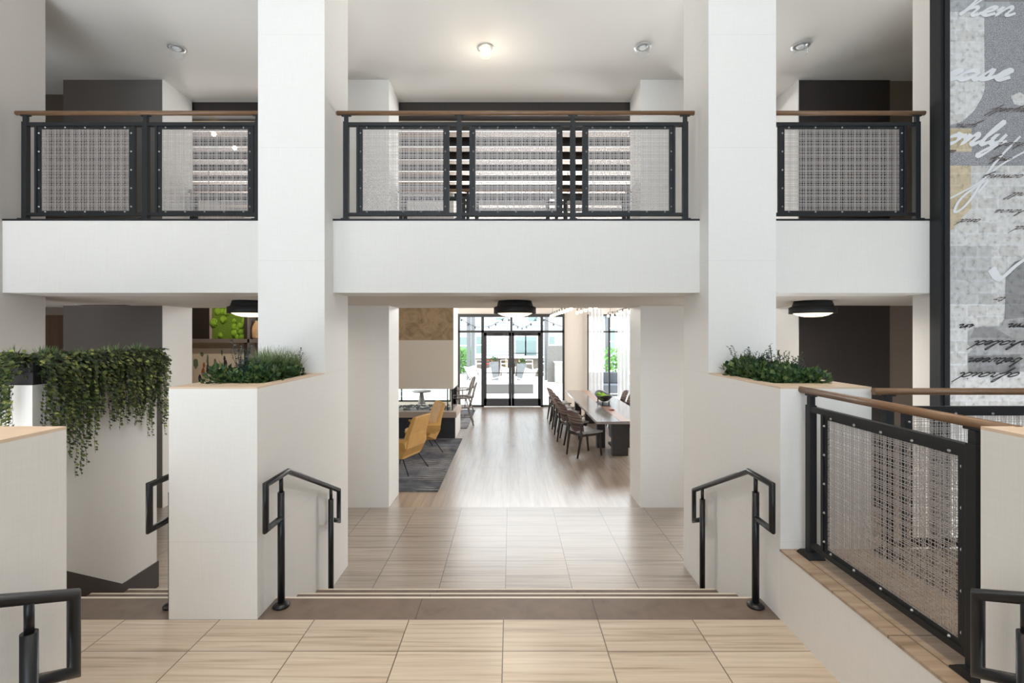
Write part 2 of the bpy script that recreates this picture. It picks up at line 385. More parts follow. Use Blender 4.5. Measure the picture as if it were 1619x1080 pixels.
# bridge across the hall
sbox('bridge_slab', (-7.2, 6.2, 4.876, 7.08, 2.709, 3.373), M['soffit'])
for nm, x0, x1 in (('beam_left', -5.2, CL), ('beam_centre', XL, XR), ('beam_right', CR, 3.934)):
    sbox(nm, (x0, x1, 4.464, 4.876, 2.709, 3.373), M['panel_plain'])
    sbox('trim_' + nm, (x0, x1, 4.46, 4.60, 3.373, 3.39), M['steel'])

# far wall of the lounge with its openings
FW = 15.5
fb = MB()
def fwall(x0, x1, z0, z1): fb.box(x0, x1, FW, FW + .2, z0, z1)
fwall(-7.2, -5.2, 0, 5.3); fwall(-5.2, -1.9, 0, .15); fwall(-5.2, -1.9, 2.96, 3.3); fwall(-1.9, -1.69, 0, 3.3)
fwall(-1.69, 1.73, 2.97, 3.3); fwall(1.73, 2.46, 0, 3.3); fwall(2.46, 4.4, 2.96, 3.3); fwall(4.4, 6.2, 0, 3.3); fwall(-5.2, 6.2, 5.1, 5.3); fwall(5.9, 6.2, 3.3, 5.1)
fwall(-7.2, 6.2, 5.3, 6.1)
M['beige'] = linen('beige wall covering', srgb(205, 196, 184), .95, False)
struct('wall_back', fb, M['beige'])
def window(name, x0, x1, z0, z1, mull, trans, y=FW + .05):
    f = MB(); t = .05
    f.box(x0, x1, y, y + .08, z0, z0 + t).box(x0, x1, y, y + .08, z1 - t, z1).box(x0, x0 + t, y, y + .08, z0, z1).box(x1 - t, x1, y, y + .08, z0, z1)
    for mx in mull: f.box(mx - .025, mx + .025, y, y + .08, z0, z1)
    for tz in trans: f.box(x0, x1, y, y + .08, tz - .025, tz + .025)
    o = struct(name, f, M['frame'])
    struct('window_glass', MB().box(x0 + t, x1 - t, y + .03, y + .04, z0 + t, z1 - t), M['glass'], o)
    return o
window('window_1', -5.2, -1.9, .15, 2.96, [-3.5], [2.40])
window('window_2', 2.46, 4.4, 0.0, 2.96, [PX(964, FW), 4.0], [2.40])
window('window_3', -5.2, 5.9, 3.3, 5.1, [-3.2, -1.2, .8, 2.8, 4.6], [])
# entrance glazing: side lights and the double door
e = MB(); yy0, yy1 = FW - .02, FW + .10
for a, b_ in ((-1.69, -1.62), (PX(761, FW), PX(765, FW)), (PX(854.8, FW), PX(858.5, FW)), (PX(889.5, FW), 1.73)): e.box(a, b_, yy0, yy1, 0, 2.97)
e.box(-1.69, 1.73, yy0 - .01, yy1 + .01, 2.87, 2.97); e.box(-1.69, 1.73, yy0, yy1, 2.37, 2.44); e.box(PX(807, FW), PX(810, FW), yy0, yy1, 2.44, 2.87)
e.box(-1.69, PX(765, FW), yy0, yy1, 0, .05); e.box(PX(855, FW), 1.73, yy0, yy1, 0, .05)
o = struct('window_4', e, M['frame'])
struct('window_glass', MB().box(-1.62, 1.68, FW + .03, FW + .04, 2.44, 2.87).box(-1.62, PX(761, FW), FW + .03, FW + .04, .05, 2.37).box(PX(858.5, FW), 1.68, FW + .03, FW + .04, .05, 2.37), M['glass'], o)
for i, (a, b_, hx, sg) in enumerate(((PX(765, FW), PX(808.6, FW), PX(803, FW), 1), (PX(808.7, FW), PX(854.8, FW), PX(813.5, FW), -1))):
    f = MB(); y0, y1 = FW, FW + .06
    f.box(a, a + .085, y0, y1, .02, 2.37).box(b_ - .085, b_, y0, y1, .02, 2.37).box(a, b_, y0, y1, 2.27, 2.37).box(a, b_, y0, y1, .02, .26)
    d = struct('door_%d' % (i + 2), f, M['frame'])
    struct('door_glass', MB().box(a + .085, b_ - .085, y0 + .02, y0 + .03, .26, 2.27), M['glass'], d)
    struct('push_bar', MB().box(a + .06, b_ - .06, y0 - .03, y0 - .015, 1.07, 1.095), M['steel'], d)
    struct('door_handle', MB().tube([(hx, y0, 1.38), (hx, y0 - .07, 1.38), (hx, y0 - .07, 1.06), (hx, y0, 1.06)], .012), M['steelb'], d)
    struct('door_closer', MB().box((a + b_) / 2 - .15, (a + b_) / 2 + .15, y0 - .05, y0, 2.30, 2.35), M['steel'], d)

# ------------------------------------------------------------------ ceiling baffles of the lounge
M['tanunder'] = flat('oak veneer baffle underside', srgb(120, 96, 72), .6, var=.06)
ORD = 'first second third fourth fifth sixth seventh eighth ninth tenth eleventh twelfth thirteenth'.split()
for i in range(13):
    y = 7.42 + .61 * (i)
    t = thing('ceiling_baffle', 'dark ceiling beam with tan underside and edge light, %s from the bridge' % ORD[i], 'ceiling baffle', (-.5, y, 5.43), 0, 'baffles in a row under the lounge ceiling')
    if i == 0:
        bb_ = MB().box(-6.6, 6.6, 0, .21, .012, .30); bm_ = bb_
        pr = bb_.build('beam', M['darkpanel'], t).data
        pu = MB().box(-6.6, 6.6, .02, .21, 0, .012).build('underside', M['tanunder'], t).data
        pl = MB().box(-6.6, 6.6, 0.0, .012, .0, .010).build('light_strip', M['led'], t).data
    else:
        for nm, me in (('beam', pr), ('underside', pu), ('light_strip', pl)):
            q = bpy.data.objects.new(nm, me); C.objects.link(q); q.parent = t

# ------------------------------------------------------------------ mesh railings
_mc = {}
def mesh_wires(wd, ht, seed=3):
    """woven wires in the XZ plane, irregular plaid spacing, origin at lower left"""
    key = (round(wd, 3), round(ht, 3))
    if key in _mc: return _mc[key]
    r = random.Random(seed)
    def pos(L):
        out = [.003]; pat = [8, 8, 17, 11, 19, 11, 8, 8, 14, 20, 12, 9, 8, 17, 11, 18, 14]
        i = r.randrange(9)
        while True:
            nx = out[-1] + pat[i % len(pat)] * .001 * 1.08; i += 1
            if nx > L - .003: return out
            out.append(nx)
    xs = pos(wd); zs = pos(ht); mb = MB(); hw = .0019; am = .0014; th = .0009
    def wire(other, a, horiz, ph):
        vs = []; 
        for k, t in enumerate([0] + other + [wd if horiz else ht]):
            y = 0 if k in (0, len(other) + 1) else am * (1 if (k + ph) % 2 else -1)
            for s1, s2 in ((-1, -1), (1, -1), (1, 1), (-1, 1)):
                if horiz: vs.append((t, y + s2 * th, a + s1 * hw))
                else: vs.append((a + s1 * hw, y + s2 * th, t))
        fs = [(4 * k + j, 4 * k + (j + 1) % 4, 4 * k + 4 + (j + 1) % 4, 4 * k + 4 + j) for k in range(len(other) + 1) for j in range(4)]
        mb.add(vs, fs)
    for i, z in enumerate(zs): wire(xs, z, True, i)
    for i, x in enumerate(xs): wire(zs, x, False, i + 1)
    _mc[key] = mb; return mb
BOLT = None
def railing(label, loc, rz, L, posts, panels, group=None, ext=(.09, .09), face=-1, k=.056):
    """local x along the rail, y away from it, z up from the deck"""
    global BOLT
    t = thing('guard_railing', label, 'railing', loc, rz, group)
    MB().tube([(-ext[0], 0, 1.03), (L + ext[1], 0, 1.03)], .0215, 20).build('handrail', M['railwood'], t)['label'] = 'round stained oak handrail'
    for x in posts:
        p = MB().box(x - .024, x + .024, -.022, .022, 0, .945).box(x - .017, x + .017, -.017, .017, .945, 1.0).box(x - .045, x + .045, -.012, .012, 1.0, 1.012).build('post', M['steel'], t, bevel=.002)
        MB().prism([(x - .065, 0), (x + .065, 0), (x + .065, .008), (x + .03, .035), (x - .03, .035), (x - .065, .008)], -.05, .05).build('base_plate', M['steel'], p)
    for a, b_ in zip(posts[:-1], posts[1:]):
        MB().box(a + .024, b_ - .024, -.018, .018, .905, .938).build('top_rail', M['steel'], t)
        MB().box(a + .024, b_ - .024, -.018, .018, .064, .092).build('bottom_rail', M['steel'], t)
    for a, b_ in panels:
        z0, z1 = .112, .880; f = MB()
        for x0, x1, w_ in ((a - k, a - k + .022, .03), (b_ + k - .022, b_ + k, .03)): f.box(x0, x1, -.015, .015, .092, .905)
        f.box(a - .036, b_ + .036, -.008, .008, z1, .905).box(a - .036, b_ + .036, -.008, .008, .092, z0).box(a - .036, a, -.008, .008, z0, z1).box(b_, b_ + .036, -.008, .008, z0, z1)
        fo = f.build('panel_frame', M['steel'], t)
        wo = mesh_wires(b_ - a, z1 - z0).build('wire_mesh', M['wire'], fo, loc=(a, 0, z0), fixn=False); wo['label'] = 'woven stainless steel wire infill'
        if BOLT is None:
            T = Matrix.Rotation(R(90), 4, 'X')
            BOLT = MB().lathe([(.0085, 0), (.0085, .0015), (.006, .0015), (.0055, .005), (.003, .007), (1e-6, .009)], 12, T=T).build('bolt', M['chrome'], fo).data
            bpy.data.objects.remove(next(q for q in fo.children if q.name.startswith('bolt')))
        bz = [.15 + i * (.69 / 4) for i in range(5)]; bx = [a + .04 + i * ((b_ - a - .08) / 4) for i in range(5)]
        spots = [(x, .893) for x in bx] + [(x, .101) for x in bx] + [(a - .02, z) for z in bz] + [(b_ + .02, z) for z in bz]
        for x, z in spots:
            q = bpy.data.objects.new('bolt', BOLT); C.objects.link(q); q.parent = fo; q.location = (x, face * .008, z)
            if face > 0: q.rotation_euler = (0, 0, math.pi)
    return t
YB = 4.55; ZD = 3.373
def xr(px, y=YB): return PX(px, y)
x0 = xr(547.5)
railing('black mesh railing on the bridge front between the two big columns', (x0, YB, ZD), 0, xr(1083) - x0, [0, xr(726) - x0, xr(905.5) - x0, xr(1083) - x0],
        [(xr(573.5) - x0, xr(701) - x0), (xr(751.7) - x0, xr(879.8) - x0), (xr(930) - x0, xr(1057.7) - x0)], 'bridge railings', (.085, .085))
x0 = xr(41)
railing('black mesh railing on the bridge front in the left bay', (x0, YB, ZD), 0, xr(404) - x0, [0, xr(231) - x0, xr(408) - x0],
        [(xr(66) - x0, xr(205) - x0), (xr(256) - x0, xr(394) - x0 - .01)], 'bridge railings', (.09, .09))
x0 = xr(1212)
railing('black railing with one wide mesh panel on the bridge front, right bay', (x0, YB, ZD), 0, xr(1449) - x0, [0, xr(1449) - x0],
        [(xr(1239.7) - x0, xr(1421.7) - x0)], 'bridge railings', (.04, .075))
# rear edge of the bridge, over the lounge
YR = 7.0
railing('black mesh railing along the rear edge of the bridge between the inner columns', (-1.58, YR, ZD), 0, 3.28, [0, .965, 2.245, 3.28],
        [(.09, .875), (1.12, 2.09), (2.40, 3.19)], 'rear bridge railings', (.03, .03))
railing('black mesh railing along the rear edge of the bridge beside the left core', (-4.6, YR, ZD), 0, 2.33, [0, 1.16, 2.33],
        [(.09, 1.07), (1.25, 2.24)], 'rear bridge railings', (.03, .03))
# platform railings
railing('large black mesh railing running toward the viewer along the platform ledge', (1.88, 3.03, .94), R(-90), 1.072, [0, 1.072],
        [(.160, 1.003)], 'platform railings', (.114, .17), k=.044)
railing('black mesh railing across the far platform edge in front of the mural', (2.36, 3.03, .94), 0, 2.5, [0, 1.27, 2.5],
        [(.148, 1.15), (1.39, 2.36)], 'platform railings', (.09, .03))

# ------------------------------------------------------------------ stair handrails
def stair_rail(label, sx, x):
    t = thing('stair_handrail', label, 'handrail', (x, 3.7, 0), 0, 'handrails on the stair sides')
    o = -3.7
    A, Bv, Cc, Dd = (3.073, 1.372), (3.383, 1.372), (4.381, .917), (4.381, .632)
    pts = [(0, 3.28 + o, 1.085), (0, 3.073 + o, 1.085), (0, 3.073 + o, 1.372), (0, 3.383 + o, 1.372), (0, 4.381 + o, .917), (0, 4.381 + o, .64), (0, 4.20 + o, .722)]
    MB().tube(pts, .0195, 16).build('rail', M['steelb'], t)
    for y, zb, zt, zm in ((3.28, ZL, 1.372, 1.26), (4.19, 0, 1.0, .90)):
        p = MB().tube([(0, y + o, zb), (0, y + o, zm)], .023, 16).tube([(0, y + o, zm - .01), (0, y + o, zt - .01)], .0135, 12).build('post', M['steelb'], t)
        MB().lathe([(.055, 0), (.055, .012), (.04, .024), (.024, .03)], 24, c=(0, y + o, zb + .001)).build('base_flange', M['steelb'], p)
    return t
stair_rail('black tube handrail beside the left planter wall of the centre stair', 1, -1.552)
stair_rail('black tube handrail beside the right planter wall of the centre stair', 1, 1.66)
stair_rail('black tube handrail mostly hidden behind the white end of the left planter', 1, -2.29)
def near_rail(label, x):
    t = thing('stair_handrail', label, 'handrail', (x, 1.4, 0), 0, 'handrails on the stair sides')
    o = -1.4; s_ = .46
    f = lambda y: 1.405 + (1.72 - y) * s_
    MB().tube([(0, 1.56 + o, 1.128 + .08), (0, 1.72 + o, 1.128), (0, 1.72 + o, 1.405), (0, .2 + o, f(.2))], .0195, 16).build('rail', M['steelb'], t)
    for y, zb in ((1.56, ZL), (.40, 1.1)):
        zt = f(y)
        p = MB().tube([(0, y + o, zb), (0, y + o, zt - .11)], .023, 16).tube([(0, y + o, zt - .12), (0, y + o, zt)], .0135, 12).build('post', M['steelb'], t)
        MB().lathe([(.055, 0), (.055, .012), (.04, .024), (.024, .03)], 24, c=(0, y + o, zb + .001)).build('base_flange', M['steelb'], p)
near_rail('black tube handrail in the lower left corner, nearest on that side', -1.55)
near_rail('black tube handrail in the lower right corner, nearest on that side', 1.66)

# ------------------------------------------------------------------ lamps
def flush(label, x, y=5.58):
    t = thing('flush_mount_lamp', label, 'ceiling lamp', (x, y, 2.709), 0, 'drum lamps under the bridge')
    MB().lathe([(.19, 0), (.205, -.045), (.212, -.09), (.212, -.10), (.195, -.10), (.18, -.005)], 40).build('drum', M['black'], t)
    MB().lathe([(.213, -.062), (.243, -.075), (.243, -.145), (.233, -.145), (.213, -.1)], 40).build('shade_rim', M['black'], t)
    d = MB().lathe([(.205, -.13), (.195, -.145), (.15, -.168), (.09, -.182), (1e-5, -.186)], 40).build('diffuser', M['diff'], t)
    d['label'] = 'glowing opal diffuser'
    l = bpy.data.lights.new('lamp_light', 'AREA'); l.shape = 'DISK'; l.size = .34; l.energy = 11; l.color = (1, .90, .78)
    q = bpy.data.objects.new('lamp_light', l); C.objects.link(q); q.location = (x, y, 2.709 - .20)
flush('black drum ceiling lamp with glowing opal dish above the middle passage', .052)
flush('black drum ceiling lamp half hidden by the left column', -2.99)
flush('black drum ceiling lamp in front of the dark wall panel of the right bay', 3.48)
m, nt, b = newmat('clear glass cylinder'); out = nt.nodes['Material Output']; M['glass_thick'] = m
b.inputs['Base Color'].default_value = srgb(225, 228, 228); b.inputs['Roughness'].default_value = .1
tr = N(nt, 'ShaderNodeBsdfTransparent'); mxs = N(nt, 'ShaderNodeMixShader'); mxs.inputs[0].default_value = .14
nt.links.new(tr.outputs[0], mxs.inputs[1]); nt.links.new(b.outputs[0], mxs.inputs[2]); nt.links.new(mxs.outputs[0], out.inputs[0])
M['trimring'] = flat('satin nickel trim', srgb(200, 200, 198), .3, metal=.4)
def canlight(label, x, y, lit):
    t = thing('glass_downlight', label, 'downlight', (x, y, CEIL), 0, 'glass cylinder downlights on the high ceiling')
    MB().lathe([(.085, 0), (.10, -.004), (.10, -.012), (.062, -.012), (.062, -.002)], 32).build('trim_ring', M['trimring'], t)
    MB().lathe([(.078, -.012), (.078, -.10), (.072, -.10), (.072, -.012)], 32).build('glass_cylinder', M['glass_thick'], t)
    if lit:
        MB().ball((0, 0, -.045), .05, 0, 16).build('bulb', M['bulb_soft'], t)
        l = bpy.data.lights.new('downlight_light', 'POINT'); l.energy = 5; l.color = (1, .86, .68); l.shadow_soft_size = .06
        q = bpy.data.objects.new('downlight_light', l); C.objects.link(q); q.location = (x, y, CEIL - .45)
    else:
        MB().lathe([(.05, -.012), (.03, -.03), (1e-5, -.034)], 20).build('lens', M['white'], t)
canlight('lit warm white glass cylinder downlight on the ceiling', -.294, 5.77, True)
for x_, y_, w_ in ((-1.1, 2.4, 'left of the middle, nearer the columns'), (1.3, 2.4, 'right of the middle, nearer the columns'), (-1.1, .9, 'left of the middle, nearer the entrance'), (1.3, .9, 'right of the middle, nearer the entrance')):  # unseen downlights added to warm the landing and the side faces
    canlight('added unseen downlight warming the landing, ' + w_, x_, y_, True)
    l = bpy.data.lights.new('landing_fill', 'AREA'); l.shape = 'DISK'; l.size = .16; l.energy = 7.5; l.color = (1, .82, .62); l.spread = R(75)
    q = bpy.data.objects.new('landing_fill', l); C.objects.link(q); q.location = (x_, y_, CEIL - .13)
canlight('unlit glass cylinder downlight on the ceiling of the middle bay beside the lit one', 1.57, 5.75, False)
canlight('unlit glass cylinder downlight on the ceiling of the left bay', -3.97, 5.77, False)
canlight('unlit glass cylinder downlight on the ceiling of the right bay', 3.43, 5.73, False)
vt = thing('ceiling_vent', 'slim dark air vent in the bridge underside over the left bay', 'vent', (-5.2, 6.2, 2.709))
MB().box(-.33, .33, -.06, .06, -.008, 0).build('frame', M['soffit'], vt)
for k in range(3): MB().box(-.30, .30, -.045 + k * .035, -.025 + k * .035, -.012, -.008).build('slat', M['black'], vt)

# ------------------------------------------------------------------ mural
YM = 4.38
def mx(px): return PX(px, YM)
def mz(py): return PZ(py, YM)
m, nt, b = newmat('whitewashed brick print'); b.inputs['Roughness'].default_value = .65
v = coords(nt)
nz = N(nt, 'ShaderNodeTexNoise'); nz.inputs['Scale'].default_value = 9; nz.inputs['Detail'].default_value = 4; nt.links.new(v, nz.inputs[0])
sb_ = N(nt, 'ShaderNodeVectorMath', operation='SUBTRACT'); sb_.inputs[1].default_value = (.5, .5, .5); nt.links.new(nz.outputs[1], sb_.inputs[0])
sl = N(nt, 'ShaderNodeVectorMath', operation='SCALE'); sl.inputs['Scale'].default_value = .035; nt.links.new(sb_.outputs[0], sl.inputs[0])
ad = N(nt, 'ShaderNodeVectorMath', operation='ADD'); nt.links.new(v, ad.inputs[0]); nt.links.new(sl.outputs[0], ad.inputs[1])
sx = N(nt, 'ShaderNodeSeparateXYZ'); nt.links.new(ad.outputs[0], sx.inputs[0]); cx = N(nt, 'ShaderNodeCombineXYZ'); nt.links.new(sx.outputs[0], cx.inputs[0]); nt.links.new(sx.outputs[2], cx.inputs[1])
br = N(nt, 'ShaderNodeTexBrick'); br.inputs['Scale'].default_value = 1; br.inputs['Brick Width'].default_value = .19; br.inputs['Row Height'].default_value = .108; br.inputs['Mortar Size'].default_value = .011; br.inputs['Mortar Smooth'].default_value = .6
br.inputs['Color1'].default_value = srgb(206, 204, 200); br.inputs['Color2'].default_value = srgb(222, 220, 218); br.inputs['Mortar'].default_value = srgb(222, 222, 223)
nt.links.new(cx.outputs[0], br.inputs[0])
n3 = N(nt, 'ShaderNodeTexNoise'); n3.inputs['Scale'].default_value = 22; n3.inputs['Detail'].default_value = 8; nt.links.new(v, n3.inputs[0])
c = mixc(nt, 1.0, br.outputs[0], ramp(nt, n3.outputs[0], [(.30, (.58, .57, .56, 1)), (.44, (.88, .88, .88, 1)), (.6, (1, 1, 1, 1))]), 'MULTIPLY')
BRICK_OUT = None
def printed(name, tint, speck=0, base_noise=22):
    """the same brick print seen through a tint block of the collage"""
    m2 = m0.copy(); m2.name = name; nt2 = m2.node_tree; b2 = nt2.nodes['Principled BSDF']
    src = b2.inputs['Base Color'].links[0].from_socket
    cc = mixc(nt2, 1.0, src, tint, 'MULTIPLY')
    if speck:
        n4 = N(nt2, 'ShaderNodeTexNoise'); n4.inputs['Scale'].default_value = 190; n4.inputs['Detail'].default_value = 2; nt2.links.new(coords(nt2), n4.inputs[0])
        cc = mixc(nt2, speck, cc, ramp(nt2, n4.outputs[0], [(.42, srgb(84, 84, 90)), (.50, srgb(138, 138, 143)), (.60, srgb(205, 205, 208))]))
    nt2.links.new(cc, b2.inputs['Base Color']); return m2
nt.links.new(c, b.inputs['Base Color']); m0 = m
mats = [m0, printed('speckled grey print', (.55, .55, .57, 1), .75), printed('blue grey print', (.62, .65, .68, 1)), printed('ochre print', (.92, .78, .55, 1)),
        printed('light grey print', (.80, .81, .82, 1)), printed('slate print', (.42, .42, .43, 1)), printed('mid grey print', (.62, .62, .63, 1))]
mu = thing('wall_mural', 'grey and white brick collage mural with handwriting in a black frame', 'mural', (mx(1495), YM, .0))
mo = (mx(1495), YM, 0)
def L(px, py, k=0): return (mx(px) - mo[0], -.0 - k * .0012, mz(py))
pm = MB(); pm.box(0, 5.9 - mo[0] + .3, 0, .08, .94, CEIL, 0)
PK = [0]
def patch(pts, mi, k=1):
    PK[0] += 1; k = .25 * PK[0]
    n = len(pts); vs = [L(x, y, k) for x, y in pts]; pm.add(vs, [list(range(n))], mi)
patch([(1495, -60), (1556, -60), (1556, 19), (1495, 19)], 2)
patch([(1556, -60), (1700, -60), (1700, 262), (1495, 262), (1495, 200), (1522, 192), (1540, 175), (1552, 155), (1557, 140), (1556, 60)], 1)
patch([(1556, -60), (1601, -60), (1598, 12), (1556, 24)], 2, 2)
patch([(1556, 0), (1700, 0), (1700, 2), (1556, 3)], 5, 3)
patch([(1499, 262), (1535, 262), (1535, 330), (1520, 345), (1508, 362), (1496, 366), (1499, 330)], 3)
patch([(1502, 203), (1536, 203), (1536, 240), (1502, 240)], 3, 2)
patch([(1598, 152), (1612, 146), (1619, 150), (1619, 168), (1603, 165)], 0, 2)
patch([(1495, 389), (1567, 389), (1567, 481), (1495, 481)], 4)
patch([(1590, 430), (1604, 414), (1700, 385), (1700, 505), (1588, 512)], 5)
patch([(1588, 505), (1700, 495), (1700, 585), (1530, 590), (1530, 560), (1538, 553), (1530, 545), (1530, 525), (1540, 518), (1580, 516)], 6)
patch([(1531, 563), (1612, 560), (1612, 590), (1531, 588)], 5, 2)
patch([(1540, 519), (1572, 518), (1598, 534), (1533, 534)], 5, 2)
o = pm.build('print_panel', mats, mu, fixn=False)
MB().box(mx(1482) - mo[0], mx(1487) - mo[0], -.03, .08, 0, CEIL).box(mx(1487) - mo[0], 0, -.045, .08, 0, CEIL).build('frame', M['steel'], mu)

# single stroke script, x height 1
G = {
 'a': [[(.75, .85), (.5, 1), (.15, .75), (.05, .3), (.25, 0), (.55, .2), (.78, .9), (.72, .3), (.85, .02), (1.1, .2)]],
 'b': [[(0, .1), (.3, 1.2), (.45, 2.1), (.3, 2.2), (.2, 1.4), (.15, .3), (.35, 0), (.65, .2), (.7, .7), (.5, .95), (.75, .9), (1.0, .95)]],
 'c': [[(.7, .8), (.5, 1), (.15, .7), (.08, .25), (.35, 0), (.65, .1), (.9, .4)]],
 'd': [[(.7, .85), (.45, 1), (.12, .7), (.05, .25), (.28, 0), (.55, .25), (.95, 2.3), (.75, 1), (.72, .3), (.85, .02), (1.1, .2)]],
 'e': [[(0, .25), (.45, .55), (.62, .85), (.42, 1), (.18, .7), (.15, .25), (.4, 0), (.75, .25)]],
 'f': [[(0, .2), (.4, 1.2), (.62, 2.1), (.45, 2.2), (.3, 1.4), (.1, -.3), (-.05, -1.1), (.1, -.9), (.35, .05), (.75, .3)]],
 'g': [[(.75, .85), (.5, 1), (.15, .75), (.05, .3), (.25, 0), (.55, .2), (.78, .95), (.6, -.4), (.25, -1.1), (.05, -.9), (.5, -.2), (1.05, .25)]],
 'h': [[(0, .2), (.4, 1.3), (.6, 2.1), (.42, 2.2), (.25, 1.2), (.08, 0), (.3, .7), (.55, 1), (.7, .8), (.62, .2), (.78, 0), (1.05, .25)]],
 'i': [[(0, .2), (.3, .95), (.2, .3), (.3, 0), (.55, .2)], [(.42, 1.4), (.47, 1.5)]],
 'l': [[(0, .2), (.4, 1.3), (.55, 2.1), (.38, 2.2), (.2, 1.1), (.15, .2), (.3, 0), (.55, .2)]],
 'm': [[(0, .5), (.2, 1), (.15, 0), (.4, .8), (.55, 1), (.6, .7), (.52, 0), (.8, .8), (.95, 1), (1.02, .7), (.95, .15), (1.1, 0), (1.35, .25)]],
 'n': [[(0, .5), (.2, 1), (.15, 0), (.4, .8), (.58, 1), (.68, .7), (.6, .15), (.76, 0), (1.0, .25)]],
 'o': [[(.5, 1), (.15, .75), (.06, .3), (.3, 0), (.6, .3), (.62, .8), (.4, 1), (.7, .85), (.95, .9)]],
 'r': [[(0, .4), (.2, 1.1), (.3, .9), (.5, .9), (.42, .3), (.52, 0), (.8, .25)]],
 's': [[(0, .2), (.35, 1.1), (.42, .5), (.3, .05), (.05, .1), (.4, .05), (.7, .3)]],
 't': [[(0, .3), (.4, 1.8), (.25, .9), (.2, .2), (.38, 0), (.65, .25)], [(.02, 1.25), (.65, 1.35)]],
 'u': [[(0, .5), (.15, 1), (.1, .3), (.25, 0), (.5, .3), (.65, 1), (.58, .3), (.7, 0), (.95, .25)]],
 'w': [[(0, .6), (.15, 1), (.08, .3), (.25, 0), (.45, .3), (.52, .9), (.48, .3), (.65, 0), (.88, .4), (.9, .95), (1.15, .9)]],
 'y': [[(0, .5), (.15, 1), (.1, .3), (.28, .05), (.5, .3), (.65, 1), (.45, -.4), (.1, -1.2), (-.1, -1.0), (.4, -.2), (.95, .25)]],
}
ADV = {'m': 1.32, 'w': 1.12, 'i': .52, 'l': .52, 'e': .72, 't': .62, 'f': .72, 'r': .78, 's': .68, 'o': .9, 'b': .95}
def smooth_pts(p, k=5):
    if len(p) < 3: return p
    out = []
    q = [p[0]] + p + [p[-1]]
    for i in range(1, len(q) - 2):
        for j in range(k):
            t = j / k; a, b0, c0, d0 = q[i - 1], q[i], q[i + 1], q[i + 2]
            out.append(tuple(.5 * (2 * b0[n] + (c0[n] - a[n]) * t + (2 * a[n] - 5 * b0[n] + 4 * c0[n] - d0[n]) * t * t + (3 * b0[n] - a[n] - 3 * c0[n] + d0[n]) * t ** 3) for n in (0, 1)))
    out.append(p[-1]); return out
def write(mb, text, px, py, xh, slant, wmin, wmax, flip=False, wide=1.0, k=4, ybase=0):
    """px,py: start of the baseline in print units; flip: turned half way round"""
    cur = 0
    for ch in text:
        if ch == ' ': cur += .7; continue
        for st_ in G[ch]:
            pts = [((cur + x) * wide + slant * y, y) for x, y in st_]
            pts = smooth_pts(pts)
            P2 = [(px + (-1 if flip else 1) * x * xh, py - (-1 if flip else 1) * y * xh) for x, y in pts]
            ribbon(mb, P2, wmin, wmax, k)
        cur += ADV.get(ch, .98)
def ribbon(mb, P2, wmin, wmax, k):
    vs = []
    for i, p in enumerate(P2):
        a = P2[max(0, i - 1)]; b0 = P2[min(len(P2) - 1, i + 1)]
        dx, dy = b0[0] - a[0], b0[1] - a[1]; l = math.hypot(dx, dy) or 1; dx /= l; dy /= l
        w_ = wmin + (wmax - wmin) * abs(dx * .55 + dy * .83) ; w_ /= 2
        kk = k + .012 * i
        vs += [L(p[0] - dy * w_, p[1] + dx * w_, kk), L(p[0] + dy * w_, p[1] - dx * w_, kk)]
    mb.add(vs, [(2 * i, 2 * i + 1, 2 * i + 3, 2 * i + 2) for i in range(len(P2) - 1)])
inkb = flat('black ink print', srgb(38, 36, 37), .6); inkw = flat('white paint print', srgb(226, 227, 229), .6); inkr = flat('brown ink print', srgb(92, 80, 76), .6)
def word(name, mat, label, args, kw):
    q = MB(); write(q, *args, **kw); o = q.build(name, mat, mu, fixn=False); o['label'] = label
for tx, x, y, xh, w0, w1, wd in (('hen', 1514, 25, 13, 2.5, 8, 2.5), ('ease', 1488, 126, 14, 3, 11, 2.4), ('only', 1490, 228, 15, 3, 11, 1.95)):
    word('white_script', inkw, 'large white brushed word "%s"' % tx, (tx, x, y, xh, .75, w0, w1), dict(wide=wd, k=6))
wl = MB()
ribbon(wl, smooth_pts([(1612, 216), (1570, 260), (1530, 320), (1508, 336), (1520, 312), (1560, 285), (1545, 305)]), 3, 5, 7)
wl.build('white_flourish', inkw, mu, fixn=False)
wl = MB(); ribbon(wl, smooth_pts([(1619, 240), (1580, 262), (1545, 290), (1497, 316)]), 2.5, 4, 9); wl.build('white_flourish', inkw, mu, fixn=False)
wl = MB(); ribbon(wl, smooth_pts([(1566, 425), (1580, 440), (1605, 420), (1640, 395)]), 4, 14, 7); wl.build('white_flourish', inkw, mu, fixn=False)
for tx, x, y, xh, wd in (('afraid', 1612, 589, 6.5, 2.2), ('between', 1616, 566, 6, 1.85), ('inhaled', 1640, 539, 6, 2.2), ('room', 1655, 512, 5, 2.4), ('in', 1540, 513, 5, 2.4)):
    word('black_script', inkb, 'black handwritten word "%s" turned upside down' % tx, (tx, x, y, xh, 1.2, 1.2, 3.0), dict(flip=True, wide=wd * 1.3, k=9))
for tx, x, y, s_ in (('myself', 1630, 172, 5), ('you', 1545, 197, 4.6), ('which', 1632, 226, 4.6), ('is', 1512, 238, 4), ('only', 1600, 250, 4.2), ('coming', 1618, 277, 4.4), ('will', 1630, 305, 4.6), ('hours', 1620, 332, 4.2), ('and', 1550, 347, 4.2), ('and', 1640, 358, 4.6), ('to', 1590, 470, 4)):
    word('brown_script', inkr, 'thin brown handwritten word turned upside down', (tx, x, y, s_, 1.4, .6, 1.8), dict(flip=True, wide=2.5, k=9))

